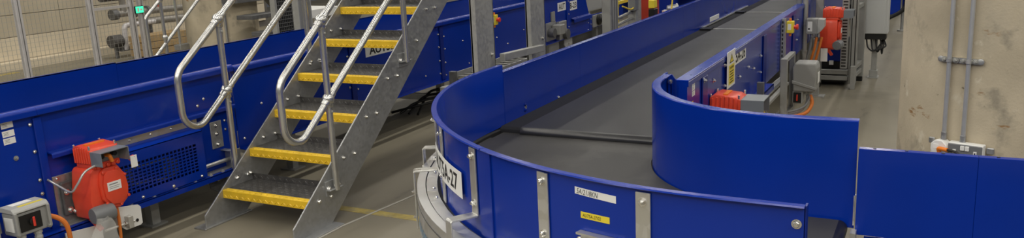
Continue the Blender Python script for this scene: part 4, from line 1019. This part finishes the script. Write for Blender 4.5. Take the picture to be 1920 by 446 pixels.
MB().box(FXF-.015,FXF+.02,6.515,7.005,.985,1.015).build('mid_rail','fence_steel',fe)
# exit sign
es = thing('exit_sign','small green lit exit sign on the mesh fence post','sign',(-8.94,7.13,.90))
MB().box(-8.965,-8.945,7.06,7.18,.895,.985).build('box','black',es)
MB().box(-8.945,-8.940,7.065,7.175,.900,.980).build('lit_panel','exit_green',es)
MB().box(-8.940,-8.939,7.085,7.110,.915,.965).build('pictogram','paper',es)
MB().box(-8.940,-8.939,7.125,7.160,.930,.950).build('arrow','paper',es)
# handrail beyond
hr = thing('handrail','galvanised tube handrail loop in front of the background pillar','handrail',(-8,6.9,0))
up = lambda y: 1.10+(y-6.66)*.78
lo = lambda y: .62+(y-6.60)*.78
MB().tube(fillet([(-8,8.2,up(8.2)),(-8,6.43,up(6.43)),(-8,6.435,.46),(-8,6.50,lo(6.44)-.03),(-8,8.2,lo(8.2))],.06,6),.021,12).build('rail','galv_tube',hr,smooth=True)
for y in (6.66,7.6): MB().cyl((-8,y,0),(-8,y,up(y)),.020,12).sphere((-8,y,up(y)),.034).sphere((-8,y,lo(y)),.034).build('post','galv_tube',hr,smooth=True)
# conduits beside background pillar
for k,(x,y) in enumerate(((-8.60,7.38),(-8.66,7.58))):
    tag(MB().cyl((x,y,.35),(x,y,2.2),.018,12).build('conduit_pipe','galv_tube',smooth=True),('left','right')[k]+' one of two conduits at the edge of the background pillar','conduit')
cl = MB().box(-8.66,-8.55,7.33,7.66,.40,.47).build('conduit_clamp','galv',bevel=.004); tag(cl,'clamp plate joining the two background conduits','clamp')
# pipework along the wall
pw = thing('pipework','grey pipework with valves along the left background wall','pipe',(-11.6,9.2,0))
MB().tube([(-11.6,8.78,.69),(-11.6,10.8,.66)],.055,14).build('upper_pipe','pipe',pw,smooth=True)
MB().cyl((-11.6,8.93,.69),(-11.6,8.93,1.7),.05,14).build('riser','pipe',pw,smooth=True)
for a,b in ((8.70,8.80),(9.10,9.14),(9.35,9.39)): MB().cyl((-11.6,a,.685),(-11.6,b,.685),.085,16).build('valve_flange','galv_dark',pw,smooth=True)
MB().tube(fillet([(-11.55,9.45,.50),(-11.55,8.86,.50),(-11.55,8.84,.12)],.06),.042,14).build('elbow_pipe','fence_steel',pw,smooth=True)
MB().tube([(-11.6,9.15,.52),(-11.6,10.8,.48)],.06,14).build('lower_pipe','pipe',pw,smooth=True)
MB().cyl((-11.6,8.62,.27),(-11.6,8.80,.27),.10,18).build('pump_body','dark_insul',pw,smooth=True)
for y,z in ((8.70,.18),(9.4,.48)): MB().cyl((-11.6,y,0),(-11.6,y,z),.03,10).build('pipe_stand','galv_dark',pw)
MB().box(-11.66,-11.54,8.75,9.3,.10,.16).build('pipe_bracket','galv_dark',pw)
MB().cyl((-11.6,8.55,.98),(-11.6,8.95,.98),.08,14).build('lagged_pipe','dark_insul',pw,smooth=True)
MB().cyl((-11.6,9.62,.69),(-11.6,9.62,.86),.02,10).cyl((-11.6,9.55,.86),(-11.6,9.69,.86),.012,8).build('valve_handle','red_knob',pw,smooth=True)
tm = thing('timber_crate','pale timber crate standing below the background pipes','crate',(-11.2,9.2,0))
for k in range(3): MB().box(-11.35,-11.0,8.75,9.6,.03+.11*k,.13+.11*k).build('board','timber',tm,bevel=.004)
MB().box(-12.449,-12.2,5.2,6.12,0,2.4).build('pier','wall_dark',wl)
ye = MB().box(-12.05,-11.9,5.0,7.3,0,.002).build('floor_marking','yellow_line'); tag(ye,'yellow floor line along the foot of the left background wall','floor marking')
# dark stair and column behind the left conveyor
ds2 = thing('steel_stair','dark grey steel stair in the background left of the handrail tops','stair',(-7.8,7.9,0))
for k in range(5):
    z = .37+.20*k; x = -7.06-.22*k
    MB().box(x-.26,x,7.56,8.30,z,z+.05).build('tread','galv_dark',ds2,bevel=.003)
for y in (8.30,): MB().prism([(-6.55,0),(-6.95,0),(-8.60,1.5),(-8.25,1.5)],1,y,y+.008).build('stringer','galv_dull',ds2)
for y in (7.70,7.85): MB().cyl((-8.15,y,0),(-8.15,y,1.8),.02,10).build('rail_post','galv_tube',ds2,smooth=True)
mg = MB()
for k in range(9): mg.box(-6.50,-6.49,6.93+.028*k,6.936+.028*k,.0,1.6)
for k in range(40): mg.box(-6.49,-6.485,6.92,7.17,.04*k,.04*k+.008)
t = thing('mesh_screen','dark fine mesh screen behind the handrail column','screen',(-6.5,7.05,0)); o = mg.build('wire_mesh','galv_dark',t); o['kind'] = 'stuff'
MB().box(-6.55,-6.53,6.92,7.17,0,1.6).build('backing','black',t); [MB().box(-6.55,-6.48,y,y+.03,0,1.6).build('frame','galv_dull',t) for y in (6.89,7.17)]
cm = thing('steel_column','galvanised column behind the blue guard beside the upper handrail','column',(-5.6,6.33,0))
MB().box(-5.64,-5.56,6.23,6.245,0,2.3).build('flange','galv_dull',cm,bevel=.002); MB().box(-5.64,-5.625,6.245,6.405,0,2.3).build('web','galv_dull',cm,bevel=.002); MB().box(-5.64,-5.56,6.405,6.42,0,2.3).build('flange','galv_dull',cm,bevel=.002)
ws = thing('white_panel','white panel behind the stair near the second tread from the top','panel',(-6.7,7.7,.8)); MB().box(-6.95,-6.5,7.35,8.0,.80,.90).build('slab','white',ws,bevel=.004)
for x,y in ((-6.9,7.4),(-6.6,7.9)): MB().box(x,x+.04,y,y+.04,0,.80).build('stand','galv_dull',ws)
